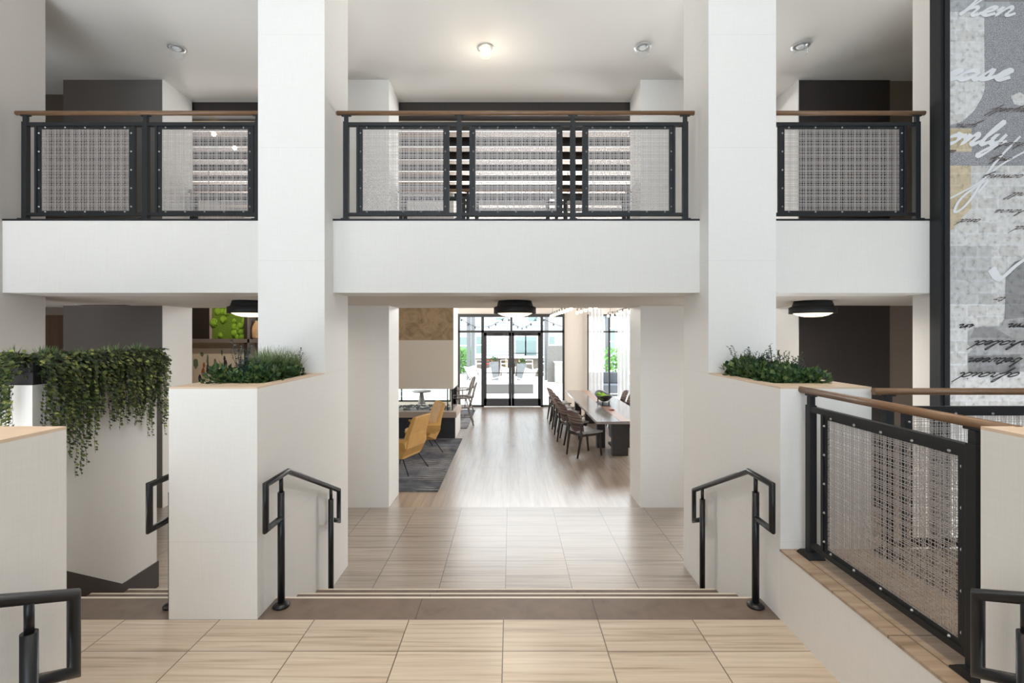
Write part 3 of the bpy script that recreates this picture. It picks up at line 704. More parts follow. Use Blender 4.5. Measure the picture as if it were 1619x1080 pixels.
# ------------------------------------------------------------------ plants
def rnd(a, b_): return rng.uniform(a, b_)
def shrub_mesh(seed, R0=.115, n=170, ls=.046):
    r = random.Random(seed); mb = MB()
    for i in range(n):
        a = r.uniform(0, 6.283); el = r.uniform(.0, 1.5); rr = R0 * r.uniform(.35, 1.05)
        p = Vector((math.cos(a) * math.cos(el) * rr, math.sin(a) * math.cos(el) * rr, math.sin(el) * rr * 1.15))
        d = (p.normalized() + Vector((r.uniform(-.6, .6), r.uniform(-.6, .6), r.uniform(-.3, .6))))
        mb.leaf(p, d, (r.uniform(-1, 1), r.uniform(-1, 1), 1.2), ls * r.uniform(.6, 1.2), ls * r.uniform(.55, .95))
    return mb
def grass_mesh(seed, n=240, h=.23):
    r = random.Random(seed); mb = MB()
    for i in range(n):
        a = r.uniform(0, 6.283); b0 = Vector((r.uniform(-.04, .04), r.uniform(-.04, .04), 0)); l = h * r.uniform(.6, 1.1); sp = r.uniform(.1, .75)
        pts = [b0 + Vector((math.cos(a) * sp * l * t ** 1.6, math.sin(a) * sp * l * t ** 1.6, l * t * (1 - .25 * sp * t))) for t in (0, .4, .75, 1)]
        sd = Vector((-math.sin(a), math.cos(a), 0)) * .0022
        mb.add([p + sd * (1 - i_ / 3.4) for i_, p in enumerate(pts)] + [p - sd * (1 - i_ / 3.4) for i_, p in enumerate(pts)], [(0, 1, 5, 4), (1, 2, 6, 5), (2, 3, 7, 6)])
    return mb
def sprig_mesh(seed, h=.28, n=5, ls=.026):
    r = random.Random(seed); lf = MB(); sm_ = MB()
    for i in range(n):
        a = r.uniform(0, 6.283); sp = r.uniform(.1, .5); l = h * r.uniform(.7, 1.05)
        pts = [Vector((math.cos(a) * sp * l * t, math.sin(a) * sp * l * t, l * t)) for t in (0, .25, .5, .75, 1)]
        sm_.tube(pts, .0018, 5)
        for k in range(14):
            t = .2 + .8 * k / 13; p = pts[0].lerp(pts[-1], t); ang = r.uniform(0, 6.28)
            lf.leaf(p, (math.cos(ang), math.sin(ang), .5), (r.uniform(-.5, .5), r.uniform(-.5, .5), 1), ls * r.uniform(.7, 1.2), ls * .75)
    return lf, sm_
def spiky_mesh(seed, n=46, h=.13):
    r = random.Random(seed); mb = MB()
    for i in range(n):
        a = r.uniform(0, 6.283); sp = r.uniform(.1, 1.3); d = Vector((math.cos(a) * sp, math.sin(a) * sp, 1)).normalized()
        mb.leaf((0, 0, 0), d, (-d.x, -d.y, 1.5), h * r.uniform(.7, 1.1), .012)
    return mb
meshes = {}
def proto(kind, i):
    k = (kind, i)
    if k in meshes: return meshes[k]
    def me(mb, nm, mat):
        o = mb.build(nm, mat, fixn=False); d = o.data; bpy.data.objects.remove(o); return d
    if kind == 'shrub': meshes[k] = [('foliage', me(shrub_mesh(i), 'foliage', M['leafdark']))]
    if kind == 'grass': meshes[k] = [('foliage', me(grass_mesh(i), 'foliage', M['leafgrass']))]
    if kind == 'spiky': meshes[k] = [('foliage', me(spiky_mesh(i), 'foliage', M['leafgrass']))]
    if kind in ('sprig', 'dsprig'):
        a, s_ = sprig_mesh(i); meshes[k] = [('foliage', me(a, 'foliage', M['leafblue' if kind == 'sprig' else 'leafdark'])), ('stem', me(s_, 'stem', M['darkwood']))]
    return meshes[k]
def plant(kind, i, name, label, cat, loc, s, group):
    ds = proto(kind, i)
    if len(ds) == 1:
        o = bpy.data.objects.new(name, ds[0][1]); C.objects.link(o); tag(o, label, cat, group)
    else:
        o = thing(name, label, cat, loc, 0, group)
        for nm, d in ds:
            q = bpy.data.objects.new(nm, d); C.objects.link(q); q.parent = o
    o.location = loc; o.scale = (s, s, s); o.rotation_euler = (0, 0, rnd(0, 6.28)); return o
for side, x0, x1, word in ((0, -2.10, -1.77, 'left'), (1, 1.87, 2.21, 'right')):
    gr = 'dark shrubs in the %s planter' % word; base = 1.955
    for iy in range(7):
        for ix in range(3):
            plant('shrub', (iy * 3 + ix) % 4, 'leafy_shrub', 'dark shrub, %s row from the near end of the %s planter, %s side' % (ORD[iy], word, ('outer', 'middle', 'passage')[ix if side == 0 else 2 - ix] if ix != 1 else 'middle'), 'shrub',
                  (x0 + (ix + .5) * (x1 - x0) / 3 + rnd(-.02, .02), 3.44 + iy * .118 + rnd(-.02, .02), base), rnd(.75, 1.15), gr)
    if side == 0:
        for j, (x, y, s_) in enumerate(((-1.93, 3.80, 1.0), (-1.86, 3.95, 1.0), (-1.98, 3.92, .95), (-1.90, 3.72, .85), (-1.82, 4.08, .8))):
            plant('grass', j % 3, 'grass_tuft', 'wispy pale grass tuft in the left planter, ' + ('at its centre', 'behind the centre one', 'on the outer side', 'in front of the others', 'at the column end')[j], 'ornamental grass', (x, y, base + .04), s_ * 1.08, 'grass tufts in the left planter')
        for j, (x, y, s_) in enumerate(((-2.02, 3.60, .75), (-1.95, 3.52, .6), (-1.86, 3.55, .5))):
            plant('sprig', j, 'eucalyptus_sprig', 'blue grey sprig in the left planter, ' + ('tallest, beside the grass', 'outer of the two short ones', 'shortest, passage side')[j], 'sprig', (x, y, base + .05), s_ * 1.25, 'blue sprigs in the left planter')
        plant('dsprig', 7, 'dark_sprig', 'tall dark sprig behind the grass tufts of the left planter', 'sprig', (-1.82, 4.12, base), .95, None)
    else:
        for j, (x, y, s_) in enumerate(((1.95, 4.05, 1.0), (2.02, 3.95, 1.0), (2.06, 3.78, 1.0), (1.94, 3.85, .9), (2.15, 3.66, .95), (2.05, 3.6, .8), (2.17, 3.85, .9))):
            plant('dsprig', 8 + j % 3, 'dark_sprig', 'upright dark sprig in the right planter, %s of seven counted from the column' % ('first', 'third', 'fifth', 'second', 'sixth', 'last', 'fourth')[j], 'sprig', (x, y, base), s_, 'dark sprigs in the right planter')
        for j, (x, y, s_) in enumerate(((2.0, 3.7, .8), (2.1, 3.5, .6), (1.97, 3.98, .8))):
            plant('sprig', j, 'eucalyptus_sprig', 'blue grey sprig in the right planter, ' + ('in its middle', 'short, at its near end', 'at its column end')[j], 'sprig', (x, y, base + .02), s_, 'blue sprigs in the right planter')
        for j, (x, y, s_) in enumerate(((1.92, 3.9, .7), (2.0, 3.5, .55))):
            plant('grass', j, 'grass_tuft', 'short green grass tuft in the right planter, ' + ('near the column', 'at its near end')[j], 'ornamental grass', (x, y, base + .02), s_, 'grass tufts in the right planter')

# ivy trough
def trough(label, x0, x1, y0, y1):
    t = thing('planter_trough', label, 'planter', ((x0 + x1) / 2, (y0 + y1) / 2, 1.98), 0, 'black troughs on the ivy wall')
    hx, hy = (x1 - x0) / 2, (y1 - y0) / 2; k = .008
    MB().box(-hx, hx, -hy, hy, 0, .01).box(-hx, -hx + k, -hy, hy, .01, .16).box(hx - k, hx, -hy, hy, .01, .16).box(-hx + k, hx - k, -hy, -hy + k, .01, .16).box(-hx + k, hx - k, hy - k, hy, .01, .16).build('box', M['black'], t)
    MB().box(-hx + k, hx - k, -hy + k, hy - k, .01, .13).build('soil', M['soil'], t)
trough('black metal trough on the end of the ivy wall, ivy spilling over its long side', -3.43, -3.262, 3.31, 4.45)
trough('black metal trough across the front of the ivy wall at the left picture edge', -4.9, -3.50, 3.47, 3.61)
def ivy(label, cx, cy, nx, ny, span, lens, n, group, seed, spread=.10):
    """strands start at the trough top around (cx,cy), spill over its side along (nx,ny) and hang"""
    r = random.Random(seed); lf = MB(); sm_ = MB(); z0 = 2.14
    tx, ty = -ny, nx
    for i in range(n):
        u = r.uniform(-span, span); out = r.uniform(.02, spread); ln = r.uniform(*lens) if r.random() < .8 else lens[1] * r.uniform(.9, 1.15)
        P0 = Vector((tx * u, ty * u, r.uniform(-.02, .03)))
        pts = [P0, P0 + Vector((nx * .07, ny * .07, .035)), P0 + Vector((nx * (.10 + out), ny * (.10 + out), -.03))]
        k = max(2, int(ln / .06)); q = pts[-1].copy()
        for j in range(k):
            q = q + Vector((tx * r.uniform(-.012, .012), ty * r.uniform(-.012, .012), -.06)); pts.append(q.copy())
        sm_.tube(pts, .0013, 4, caps=False)
        tot = len(pts) - 1; m_ = int(tot * 2.6)
        for j in range(m_):
            t_ = j / m_ * tot; a = int(t_); p = pts[a].lerp(pts[min(a + 1, tot)], t_ - a)
            s_ = r.uniform(.022, .042) * (1.1 - .3 * (j / m_))
            ang = r.uniform(-1.4, 1.4)
            d = Vector((nx * .5 + tx * math.sin(ang), ny * .5 + ty * math.sin(ang), -.7 * math.cos(ang) + .1))
            lf.leaf(p, d, (nx + r.uniform(-.5, .5), ny + r.uniform(-.5, .5), .5 + r.uniform(-.3, .5)), s_, s_ * .95)
    # mound over the trough
    for j in range(int(240 * span / .1)):
        p = Vector((tx * r.uniform(-span, span) + nx * r.uniform(-.06, .16), ty * r.uniform(-span, span) + ny * r.uniform(-.06, .16), r.uniform(-.10, .055)))
        s_ = r.uniform(.022, .044)
        lf.leaf(p, (r.uniform(-1, 1) + nx * .6, r.uniform(-1, 1) + ny * .6, r.uniform(-.6, .5)), (r.uniform(-1, 1) + nx, r.uniform(-1, 1) + ny, 1), s_, s_ * .9)
    t = thing('trailing_ivy', label, 'ivy', (cx, cy, z0), 0, group)
    lf.build('foliage', M['leafivy'], t, fixn=False); sm_.build('stem', M['darkwood'], t, fixn=False)
    return t
ly = [3.40, 3.57, 3.74, 3.91, 4.08, 4.25, 4.40]
lns = [(.25, .60), (.3, .74), (.25, .55), (.25, .50), (.2, .50), (.25, .66), (.3, .66)]
for i, (y, l_) in enumerate(zip(ly, lns)):
    ivy('trailing ivy over the long side of its wall, %s clump from the near end' % ORD[i], -3.33, y, 1, 0, .095, l_, 30, 'ivy along the side of the ivy wall', 20 + i)
for i, x in enumerate((-3.58, -3.8, -4.02)):
    ivy('trailing ivy at the left picture edge, %s clump from the black trough end' % ORD[i], x, 3.53, 0, -1, .12, (.3, .55), 30, 'ivy on the front of the ivy wall', 40 + i, .04)
ivy('sparse trailing ivy over the narrow front end of the ivy wall', -3.345, 3.36, 0, -1, .05, (.3, .46), 9, None, 50, .03)
for x, y, s_ in ((-3.34, 3.45, 1.1), (-3.36, 3.55, 1.0), (-3.33, 4.0, 1.0), (-3.35, 4.12, 1.05), (-3.34, 4.33, 1.1), (-3.36, 3.78, .8)):
    plant('spiky', int(y * 7) % 3, 'spiky_grass', 'small spiky green tuft on top of the ivy along the trough', 'tuft plant', (x, y, 2.13), s_, 'spiky tufts over the ivy trough')
for x in (-3.62, -3.9):
    plant('spiky', 1, 'spiky_grass', 'dark spiky tuft on top of the ivy at the left picture edge', 'tuft plant', (x, 3.53, 2.13), 1.0, 'spiky tufts at the left edge')

# ------------------------------------------------------------------ lounge: fireplace
fp = thing('fireplace', 'see-through glass fireplace with floating cream hood, stone panel and charcoal base', 'fireplace', (-2.6, 11.3, 0))
def fpb(name, b_, mat, parent=None, **kw):
    x0, x1, y0, y1, z0, z1 = b_
    return MB().box(x0 + 2.6, x1 + 2.6, y0 - 11.3, y1 - 11.3, z0, z1).build(name, mat, parent or fp, **kw)
fpb('base', (-4.8, -1.236, 10.82, 11.86, 0, .47), M['firebase']); fpb('base_side_panel', (-1.236, -1.225, 10.82, 11.86, 0, .47), M['panel_plain'])
fpb('hearth', (-4.85, -1.20, 10.75, 11.9, .47, .60), flat('travertine hearth', srgb(178, 162, 148), .5, var=.1, vscale=6, vstretch=(1, 1, 8)))
M['cream'] = linen('cream hood covering', srgb(236, 226, 212), .97, False)
fpb('hood', (-4.8, -1.283, 10.92, 11.84, 1.09, 6.1), M['panel_plain']); fpb('hood_front', (-4.8, -1.284, 10.90, 10.92, 1.09, 2.19), M['cream'])
m, nt, b = newmat('veined brown stone'); b.inputs['Roughness'].default_value = .5
mu1 = N(nt, 'ShaderNodeTexNoise'); mu1.inputs['Scale'].default_value = 3; mu1.inputs['Detail'].default_value = 10; mu1.inputs['Roughness'].default_value = .7; mu1.inputs['Distortion'].default_value = 1.5
nt.links.new(coords(nt), mu1.inputs[0]); nt.links.new(ramp(nt, mu1.outputs[0], [(.3, srgb(112, 88, 62)), (.45, srgb(164, 138, 104)), (.6, srgb(188, 162, 126)), (.75, srgb(138, 114, 84))]), b.inputs['Base Color'])
fpb('stone_panel', (-4.8, -1.284, 10.89, 10.92, 2.19, 3.6), m)
g = MB()
for a in ((-4.7, -1.30, 10.95, 10.958, .60, 1.09), (-4.7, -1.30, 11.78, 11.788, .60, 1.09), (-1.308, -1.30, 10.958, 11.78, .60, 1.09)): g.box(a[0] + 2.6, a[1] + 2.6, a[2] - 11.3, a[3] - 11.3, a[4], a[5])
g.build('glass_screen', M['glass'], fp)
for x, y in ((-1.31, 10.95), (-1.31, 11.78), (-1.42, 10.95), (-1.42, 11.78)): fpb('glass_post', (x - .012, x + .012, y - .012, y + .012, .60, 1.09), M['steel'])
pb = MB(); r_ = random.Random(4)
for i in range(260): pb.ball((r_.uniform(-2.0, 1.2), r_.uniform(-.28, .42), .615), r_.uniform(.02, .035), 0, 6, .6)
q = pb.build('pebbles', flat('grey pebbles', srgb(120, 120, 122), .8), fp); q['kind'] = 'stuff'

# rugs
m, nt, b = newmat('distressed charcoal rug'); b.inputs['Roughness'].default_value = 1; M['rug'] = m
v = coords(nt)
vo = N(nt, 'ShaderNodeTexNoise'); vo.inputs['Scale'].default_value = 3.5; vo.inputs['Detail'].default_value = 8; nt.links.new(v, vo.inputs[0])
wvn = N(nt, 'ShaderNodeTexWave', wave_type='RINGS'); wvn.inputs['Scale'].default_value = 3.2; wvn.inputs['Distortion'].default_value = 4; wvn.inputs['Detail'].default_value = 3; wvn.inputs['Detail Scale'].default_value = 1.2; nt.links.new(v, wvn.inputs[0])
brk = N(nt, 'ShaderNodeTexBrick'); brk.inputs['Scale'].default_value = 1; brk.inputs['Brick Width'].default_value = .55; brk.inputs['Row Height'].default_value = .42; brk.inputs['Mortar Size'].default_value = .012
brk.inputs['Color1'].default_value = srgb(66, 67, 72); brk.inputs['Color2'].default_value = srgb(98, 100, 106); brk.inputs['Mortar'].default_value = srgb(84, 84, 86); nt.links.new(v, brk.inputs[0])
c0 = mixc(nt, 1.0, brk.outputs[0], ramp(nt, vo.outputs[0], [(.35, (.5, .5, .5, 1)), (.65, (1.35, 1.35, 1.38, 1))]), 'MULTIPLY')
n5 = N(nt, 'ShaderNodeTexNoise'); n5.inputs['Scale'].default_value = 1.1; nt.links.new(v, n5.inputs[0])
fa = N(nt, 'ShaderNodeMath', operation='MULTIPLY')
nt.links.new(ramp(nt, wvn.outputs[1], [(.80, (0, 0, 0, 1)), (.92, (1, 1, 1, 1))]), fa.inputs[0]); nt.links.new(ramp(nt, n5.outputs[0], [(.46, (0, 0, 0, 1)), (.54, (.75, .75, .75, 1))]), fa.inputs[1])
nt.links.new(mixc(nt, fa.outputs[0], c0, srgb(176, 168, 158)), b.inputs['Base Color'])
tag(MB().box(-1.3, 1.3, -1.8, 1.8, 0, .012).build('area_rug', m, loc=(-2.37, 8.95, 0)), 'worn charcoal rug with pale scroll pattern under the mustard armchairs', 'rug', 'charcoal rugs')
tag(MB().box(-1.3, 1.3, -1.45, 1.45, 0, .012).build('area_rug', m, loc=(-2.37, 13.35, 0)), 'charcoal rug beyond the fireplace under the weathered wooden chairs', 'rug', 'charcoal rugs')

# mustard armchairs
def armchair(label, x, y, hd):
    t = thing('armchair', label, 'armchair', (x, y, .012), hd, 'mustard armchairs')
    def shell(prof_out, prof_in, w0, w1, name):
        mb = MB(); n = len(prof_out); vs = []
        for i, ((xo, zo), (xi, zi)) in enumerate(zip(prof_out, prof_in)):
            w_ = w0 + (w1 - w0) * i / (n - 1)
            vs += [(xo, -w_ / 2, zo), (xo, w_ / 2, zo), (xi, w_ / 2, zi), (xi, -w_ / 2, zi)]
        fs = [(0, 1, 2, 3), tuple(4 * (n - 1) + k for k in (3, 2, 1, 0))] + [(4 * i + k, 4 * i + (k + 1) % 4, 4 * i + 4 + (k + 1) % 4, 4 * i + 4 + k) for i in range(n - 1) for k in range(4)]
        mb.add(vs, fs); return mb.build(name, M['mustard'], t, bevel=.018)
    shell([(-.14, .27), (-.25, .45), (-.30, .70), (-.40, 1.0)], [(.05, .36), (-.13, .47), (-.20, .70), (-.33, 1.0)], .68, .50, 'backrest')
    MB().prism([(-.16, .26), (.30, .30), (.33, .42), (.28, .455), (-.16, .43)], -.29, .29).build('seat', M['mustard'], t, bevel=.02)
    for s_ in (-1, 1):
        MB().add([(-.26, s_ * .28, .62), (-.24, s_ * .36, .56), (.22, s_ * .38, .60), (.22, s_ * .33, .60), (-.24, s_ * .29, .44), (-.1, s_ * .31, .36), (.20, s_ * .345, .555), (.20, s_ * .365, .555), (-.24, s_ * .345, .48)],
                 [(0, 1, 2, 3), (3, 2, 7, 6), (0, 3, 6, 4), (4, 6, 5), (1, 8, 7, 2), (4, 5, 8), (8, 5, 7), (5, 6, 7), (0, 4, 8, 1)]).build('armrest', M['mustard'], t)
        MB().taper((-.12, s_ * .24, .29), (-.30, s_ * .325, 0), .012, .008).build('leg', M['steelb'], t)
        MB().taper((.18, s_ * .24, .32), (.30, s_ * .30, 0), .012, .008).build('leg', M['steelb'], t)
    t.scale = (.955, .955, .955)
    return t
armchair('mustard leather armchair nearer the hall, its back turned to the passage', -1.81, 8.26, R(159))
armchair('mustard leather armchair by the fireplace base, front of its backrest showing', -1.72, 9.62, R(208))

# weathered hoop chairs
def hoop_chair(label, x, y, hd):
    t = thing('hoop_chair', label, 'chair', (x, y, .012), hd, 'weathered hoop back chairs')
    W = M['greywood']
    MB().lathe([(1e-5, .43), (.22, .43), (.24, .445), (.23, .465), (.1, .455), (1e-5, .452)], 24).build('seat', W, t)
    for sx_ in (-1, 1):
        for sy in (-1, 1): MB().taper((sx_ * .13, sy * .14, .44), (sx_ * .27, sy * .25, 0), .022, .017).build('leg', W, t)
    MB().tube([(-.2, -.19, .2), (.2, -.19, .2)], .009, 8).tube([(-.2, .19, .2), (.2, .19, .2)], .009, 8).tube([(0, -.19, .2), (0, .19, .2)], .009, 8).build('stretcher', W, t)
    bow = [( -.26 * math.cos(a) + .02, .29 * math.sin(a), .70) for a in [R(-95 + 19 * i) for i in range(11)]]
    MB().tube([(.26, -.30, .68)] + bow + [(.26, .30, .68)], .022, 10).build('arm_bow', W, t)
    hp = [(-.25 - .10 * math.sin(math.pi * i / 12), -.22 * math.cos(math.pi * i / 12), .70 + .36 * math.sin(math.pi * i / 12) ** .7) for i in range(13)]
    MB().tube(hp, .022, 10).build('hoop', W, t)
    for k in range(-3, 4):
        yy = k * .06; MB().taper((-.19 + abs(k) * .012, yy * .9, .45), (-.345 + abs(k) * .012, yy * 1.05, 1.05 - .016 * k * k), .011, .011, 6).build('spindle', W, t)
    for s_ in (-1, 1):
        for xx in (-.06, .08, .2): MB().taper((xx * .8, s_ * .2, .45), (xx, s_ * .29, .69), .012, .012, 6).build('spindle', W, t)
    return t
hoop_chair('weathered grey hoop back chair just beyond the corner of the fireplace', -1.22, 12.45, R(185))
hoop_chair('weathered grey hoop back chair nearest the glass entrance wall', -1.40, 14.25, R(170))
pt = thing('side_table', 'dark hourglass side table seen through the fireplace glass', 'side table', (-2.42, 13.2, .012))
MB().lathe([(.19, 0), (.17, .05), (.15, .25), (.07, .55), (.05, .70), (.10, .74)], 28).build('pedestal', M['greywood'], pt)
MB().lathe([(.25, .74), (.26, .75), (.26, .77), (1e-5, .772)], 32).build('table_top', M['greywood'], pt)

# ------------------------------------------------------------------ dining table and chairs
tb = thing('dining_table', 'long communal table with glossy pale top, inlaid strip and dark slab legs', 'table', (2.07, 11.1, 0))
def tp(name, b_, mat, **kw):
    x0, x1, y0, y1, z0, z1 = b_; return MB().box(x0 - 2.07, x1 - 2.07, y0 - 11.1, y1 - 11.1, z0, z1).build(name, mat, tb, **kw)
M['tabletop'] = flat('glossy grey oak table top', srgb(128, 120, 115), .14, var=.1, vscale=4, vstretch=(8, .6, 1))
tp('table_top', (1.54, 2.60, 8.68, 13.5, .71, .758), M['tabletop'], bevel=.004)
tp('inlay_strip', (1.97, 2.16, 8.7, 13.48, .757, .7605), flat('copper brown inlay', srgb(150, 116, 98), .3))
for y in (9.25, 12.6):
    tp('slab_leg', (1.95, 2.25, y, y + .14, 0, .71), M['darkwood'])
    tp('slab_leg', (1.77, 1.94, y + .66, y + .80, 0, .71), M['darkwood'])
    tp('slab_leg', (2.27, 2.44, y + .66, y + .80, 0, .71), M['darkwood'])
    tp('cable_box', (1.98, 2.12, y + .30, y + .50, .28, .71), flat('grey metal box', srgb(120, 120, 120), .5))
    tp('stretcher', (2.0, 2.2, y + .14, y + .66, .08, .13), M['darkwood'])
tp('power_outlet', (2.04, 2.125, 9.9, 10.02, .7605, .79), flat('copper outlet box', srgb(140, 84, 66), .4))
bw = thing('dough_bowl', 'dark boat shaped bowl of green moss on the long table', 'bowl', (2.08, 10.85, .7605))
bm_ = MB()
def bf(u, v_):
    a = u * 2 * math.pi; r = v_
    return (.17 * math.cos(a) * r, .52 * math.sin(a) * r * (1 if r < 1 else 1), .07 + .13 * r ** 2.2 + .05 * abs(math.sin(a)) ** 3 * r ** 2)
bm_.grid(bf, 28, 8); bm_.build('bowl', M['black'], bw, solid=.012)
MB().box(-.10, .10, -.34, .34, 0, .015).box(-.08, -.06, -.3, -.26, .015, .09).box(.06, .08, -.3, -.26, .015, .09).box(-.08, -.06, .26, .3, .015, .09).box(.06, .08, .26, .3, .015, .09).build('stand', M['darkwood'], bw)
ms = MB(); r_ = random.Random(9)
for i in range(26): ms.ball((r_.uniform(-.09, .09), r_.uniform(-.3, .3), .17 + r_.uniform(0, .03)), r_.uniform(.035, .055), 0, 10)
ms.build('moss', M['mossball'], bw)['label'] = 'bright green moss mounds'

m, nt, b = newmat('striped chair fabric'); b.inputs['Roughness'].default_value = .85
nn = N(nt, 'ShaderNodeTexNoise'); nn.inputs['Scale'].default_value = 1; nn.inputs['Detail'].default_value = 3; nt.links.new(coords(nt, (1.5, 1.5, 55)), nn.inputs[0])
nt.links.new(ramp(nt, nn.outputs[0], [(.32, srgb(44, 39, 38)), (.45, srgb(84, 74, 70)), (.55, srgb(104, 76, 70)), (.68, srgb(136, 126, 118))]), b.inputs['Base Color']); M['stripe'] = m
def dining_chair():
    t = thing('dining_chair', None, 'chair')
    def fs_(u, v_):
        x = -.22 + .47 * u; y = (v_ - .5) * (.42 + .08 * u)
        return (x, y, .455 + .02 * (abs(v_ - .5) * 2) ** 2 - .012 * math.sin(u * math.pi) + (.02 if u < .1 else 0))
    MB().grid(fs_, 8, 8).build('seat', M['seat'], t, solid=.035)
    def bk(u, v_):
        z = .46 + .42 * u; y = (v_ - .5) * (.42 - .05 * (2 * u - 1) ** 2 - (.08 * max(0, u - .75) * 4) * 0)
        cv = (abs(v_ - .5) * 2) ** 2
        return (-.21 - .13 * u ** 1.2 + .06 * cv, y, z - (.03 * cv if u > .9 else 0))
    MB().grid(bk, 12, 10).build('backrest', M['stripe'], t, solid=.028)
    for s_ in (-1, 1):
        MB().tube([(-.29, s_ * .175, 0), (-.215, s_ * .195, .42), (-.235, s_ * .20, .62)], [.017, .028, .017], 10).build('leg', M['darkwood'], t)
        MB().tube([(.25, s_ * .205, 0), (.20, s_ * .20, .44)], [.017, .028], 10).build('leg', M['darkwood'], t)
    MB().bar((-.2, -.19, .415), (.2, -.2, .415), .02, .04).bar((-.2, .19, .415), (.2, .2, .415), .02, .04).bar((-.2, -.19, .415), (-.2, .19, .415), .02, .04).bar((.2, -.2, .415), (.2, .2, .415), .02, .04).build('seat_frame', M['darkwood'], t)
    return t
d0 = dining_chair()
spots = [(1.428, 9.354, R(28), 'striped dining chair turned away from the table, nearest of the row'),
 (1.34, 10.38, R(18), 'striped dining chair with reddish bands, second of the near row'), (1.34, 11.07, R(15), 'striped dining chair in the near row, third from the hall'),
 (1.34, 11.72, R(16), 'striped dining chair in the near row, third from the entrance glass'), (1.33, 12.36, R(14), 'striped dining chair in the near row, second from the entrance glass'),
 (1.33, 13.12, R(12), 'pale backed dining chair at the far end of the near row'),
 (2.68, 12.45, R(178), 'dining chair on the curtain side of the table, further of the two'), (2.68, 11.75, R(182), 'dining chair on the curtain side of the table, nearer of the two')]
for i, (x, y, a, lb) in enumerate(spots):
    o = d0 if i == 0 else copy_tree(d0)
    o.location = (x, y, 0); o.rotation_euler = (0, 0, a); o['label'] = lb; o['group'] = 'dining chairs at the long table'

# pendants above the table
def pendant(label, a, b_, n):
    t = thing('linear_pendant', label, 'pendant lamp', (a[0], a[1], 2.78), 0, 'bulb pendants above the long table')
    a = Vector(a); b_ = Vector(b_); o = Vector((a.x, a.y, 2.78))
    MB().tube([a - o + Vector((0, 0, .09)), b_ - o + Vector((0, 0, .09))], .009, 8).build('bar', M['darkwood'], t)
    for f in (.12, .88):
        p = a.lerp(b_, f) - o; MB().tube([p + Vector((0, 0, .09)), p + Vector((0, 0, 2.62))], .004, 6).build('rod', M['black'], t)
    for k in range(n):
        p = a.lerp(b_, k / (n - 1)) - o
        s_ = MB().tube([p + Vector((0, 0, .03)), p + Vector((0, 0, .09))], .009, 8).build('socket', M['black'], t)
        MB().ball(p, .032, 0, 12).build('bulb', M['bulb'], s_)
pendant('row of glowing bulbs on a thin bar above the chair side of the long table', (1.03, 12.3, 2.78), (1.09, 8.7, 2.78), 9)
pendant('row of glowing bulbs on a thin bar over the middle of the long table', (1.42, 10.3, 2.78), (1.46, 8.3, 2.78), 5)
pendant('row of glowing bulbs on a thin bar over the curtain side of the long table', (2.46, 12.2, 2.78), (2.42, 9.9, 2.78), 5)

# curtains
m, nt, b = newmat('sheer white curtain'); out = nt.nodes['Material Output']
d1 = N(nt, 'ShaderNodeBsdfDiffuse'); d1.inputs[0].default_value = srgb(240, 240, 240); d2 = N(nt, 'ShaderNodeBsdfTranslucent'); d2.inputs[0].default_value = srgb(240, 240, 240); d3 = N(nt, 'ShaderNodeBsdfTransparent')
m1 = N(nt, 'ShaderNodeMixShader'); m1.inputs[0].default_value = .5; nt.links.new(d1.outputs[0], m1.inputs[1]); nt.links.new(d2.outputs[0], m1.inputs[2])
m2_ = N(nt, 'ShaderNodeMixShader'); m2_.inputs[0].default_value = .22; nt.links.new(m1.outputs[0], m2_.inputs[1]); nt.links.new(d3.outputs[0], m2_.inputs[2]); nt.links.new(m2_.outputs[0], out.inputs[0])
def curtain(label, x0, x1):
    n = int((x1 - x0) / .115 * 12)
    mb = MB().grid(lambda u, v_: ((x0 - x1) / 2 + (x1 - x0) * u, .035 * math.sin(u * math.pi * 2 * (x1 - x0) / .115) * (1 - .3 * v_), .02 + 3.1 * v_), n, 6)
    tag(mb.build('sheer_curtain', m, loc=((x0 + x1) / 2, 15.3, 0)), label, 'curtain', 'white sheer curtains')
curtain('white sheer curtain hanging between the beige wall and the window', 2.47, 2.94)
curtain('white sheer curtain on the column side of the window', 3.38, 4.3)

# ------------------------------------------------------------------ shelf wall with moss, seen under the left of the bridge
sh = thing('shelf_unit', 'built-in dark and pale shelf unit with tiled back behind the left column', 'shelf', (-5.9, 10.0, 0))
def sp(name, px0, px1, py0, py1, d0_, d1_, mat, parent=None, thing_=False):
    x0, x1 = PX(px0, 10.0) + 5.9, PX(px1, 10.0) + 5.9
    return MB().box(x0, x1, d0_, d1_, PZ(py1, 10.0), PZ(py0, 10.0)).build(name, mat, sh)
M['shelfgrey'] = flat('grey lacquer shelf edge', srgb(120, 112, 108), .5)
sp('back_panel', 270, 430, 455, 536, .30, .33, M['darkpanel'])
sp('divider', 323, 327, 455, 536, .17, .30, flat('pale shelf edge', srgb(170, 160, 150), .5)); sp('divider', 385, 391, 455, 650, .02, .30, M['darkpanel']); sp('divider', 391, 394, 455, 650, 0, .30, M['shelfgrey'])
sp('shelf_board', 270, 430, 536, 542, 0, .31, M['shelfgrey'])
m, nt, b = newmat('cream wall tile'); br = N(nt, 'ShaderNodeTexBrick'); br.inputs['Scale'].default_value = 1; br.inputs['Brick Width'].default_value = .12; br.inputs['Row Height'].default_value = .055; br.inputs['Mortar Size'].default_value = .003
br.inputs['Color1'].default_value = srgb(214, 192, 162); br.inputs['Color2'].default_value = srgb(222, 202, 174); br.inputs['Mortar'].default_value = srgb(176, 154, 128)
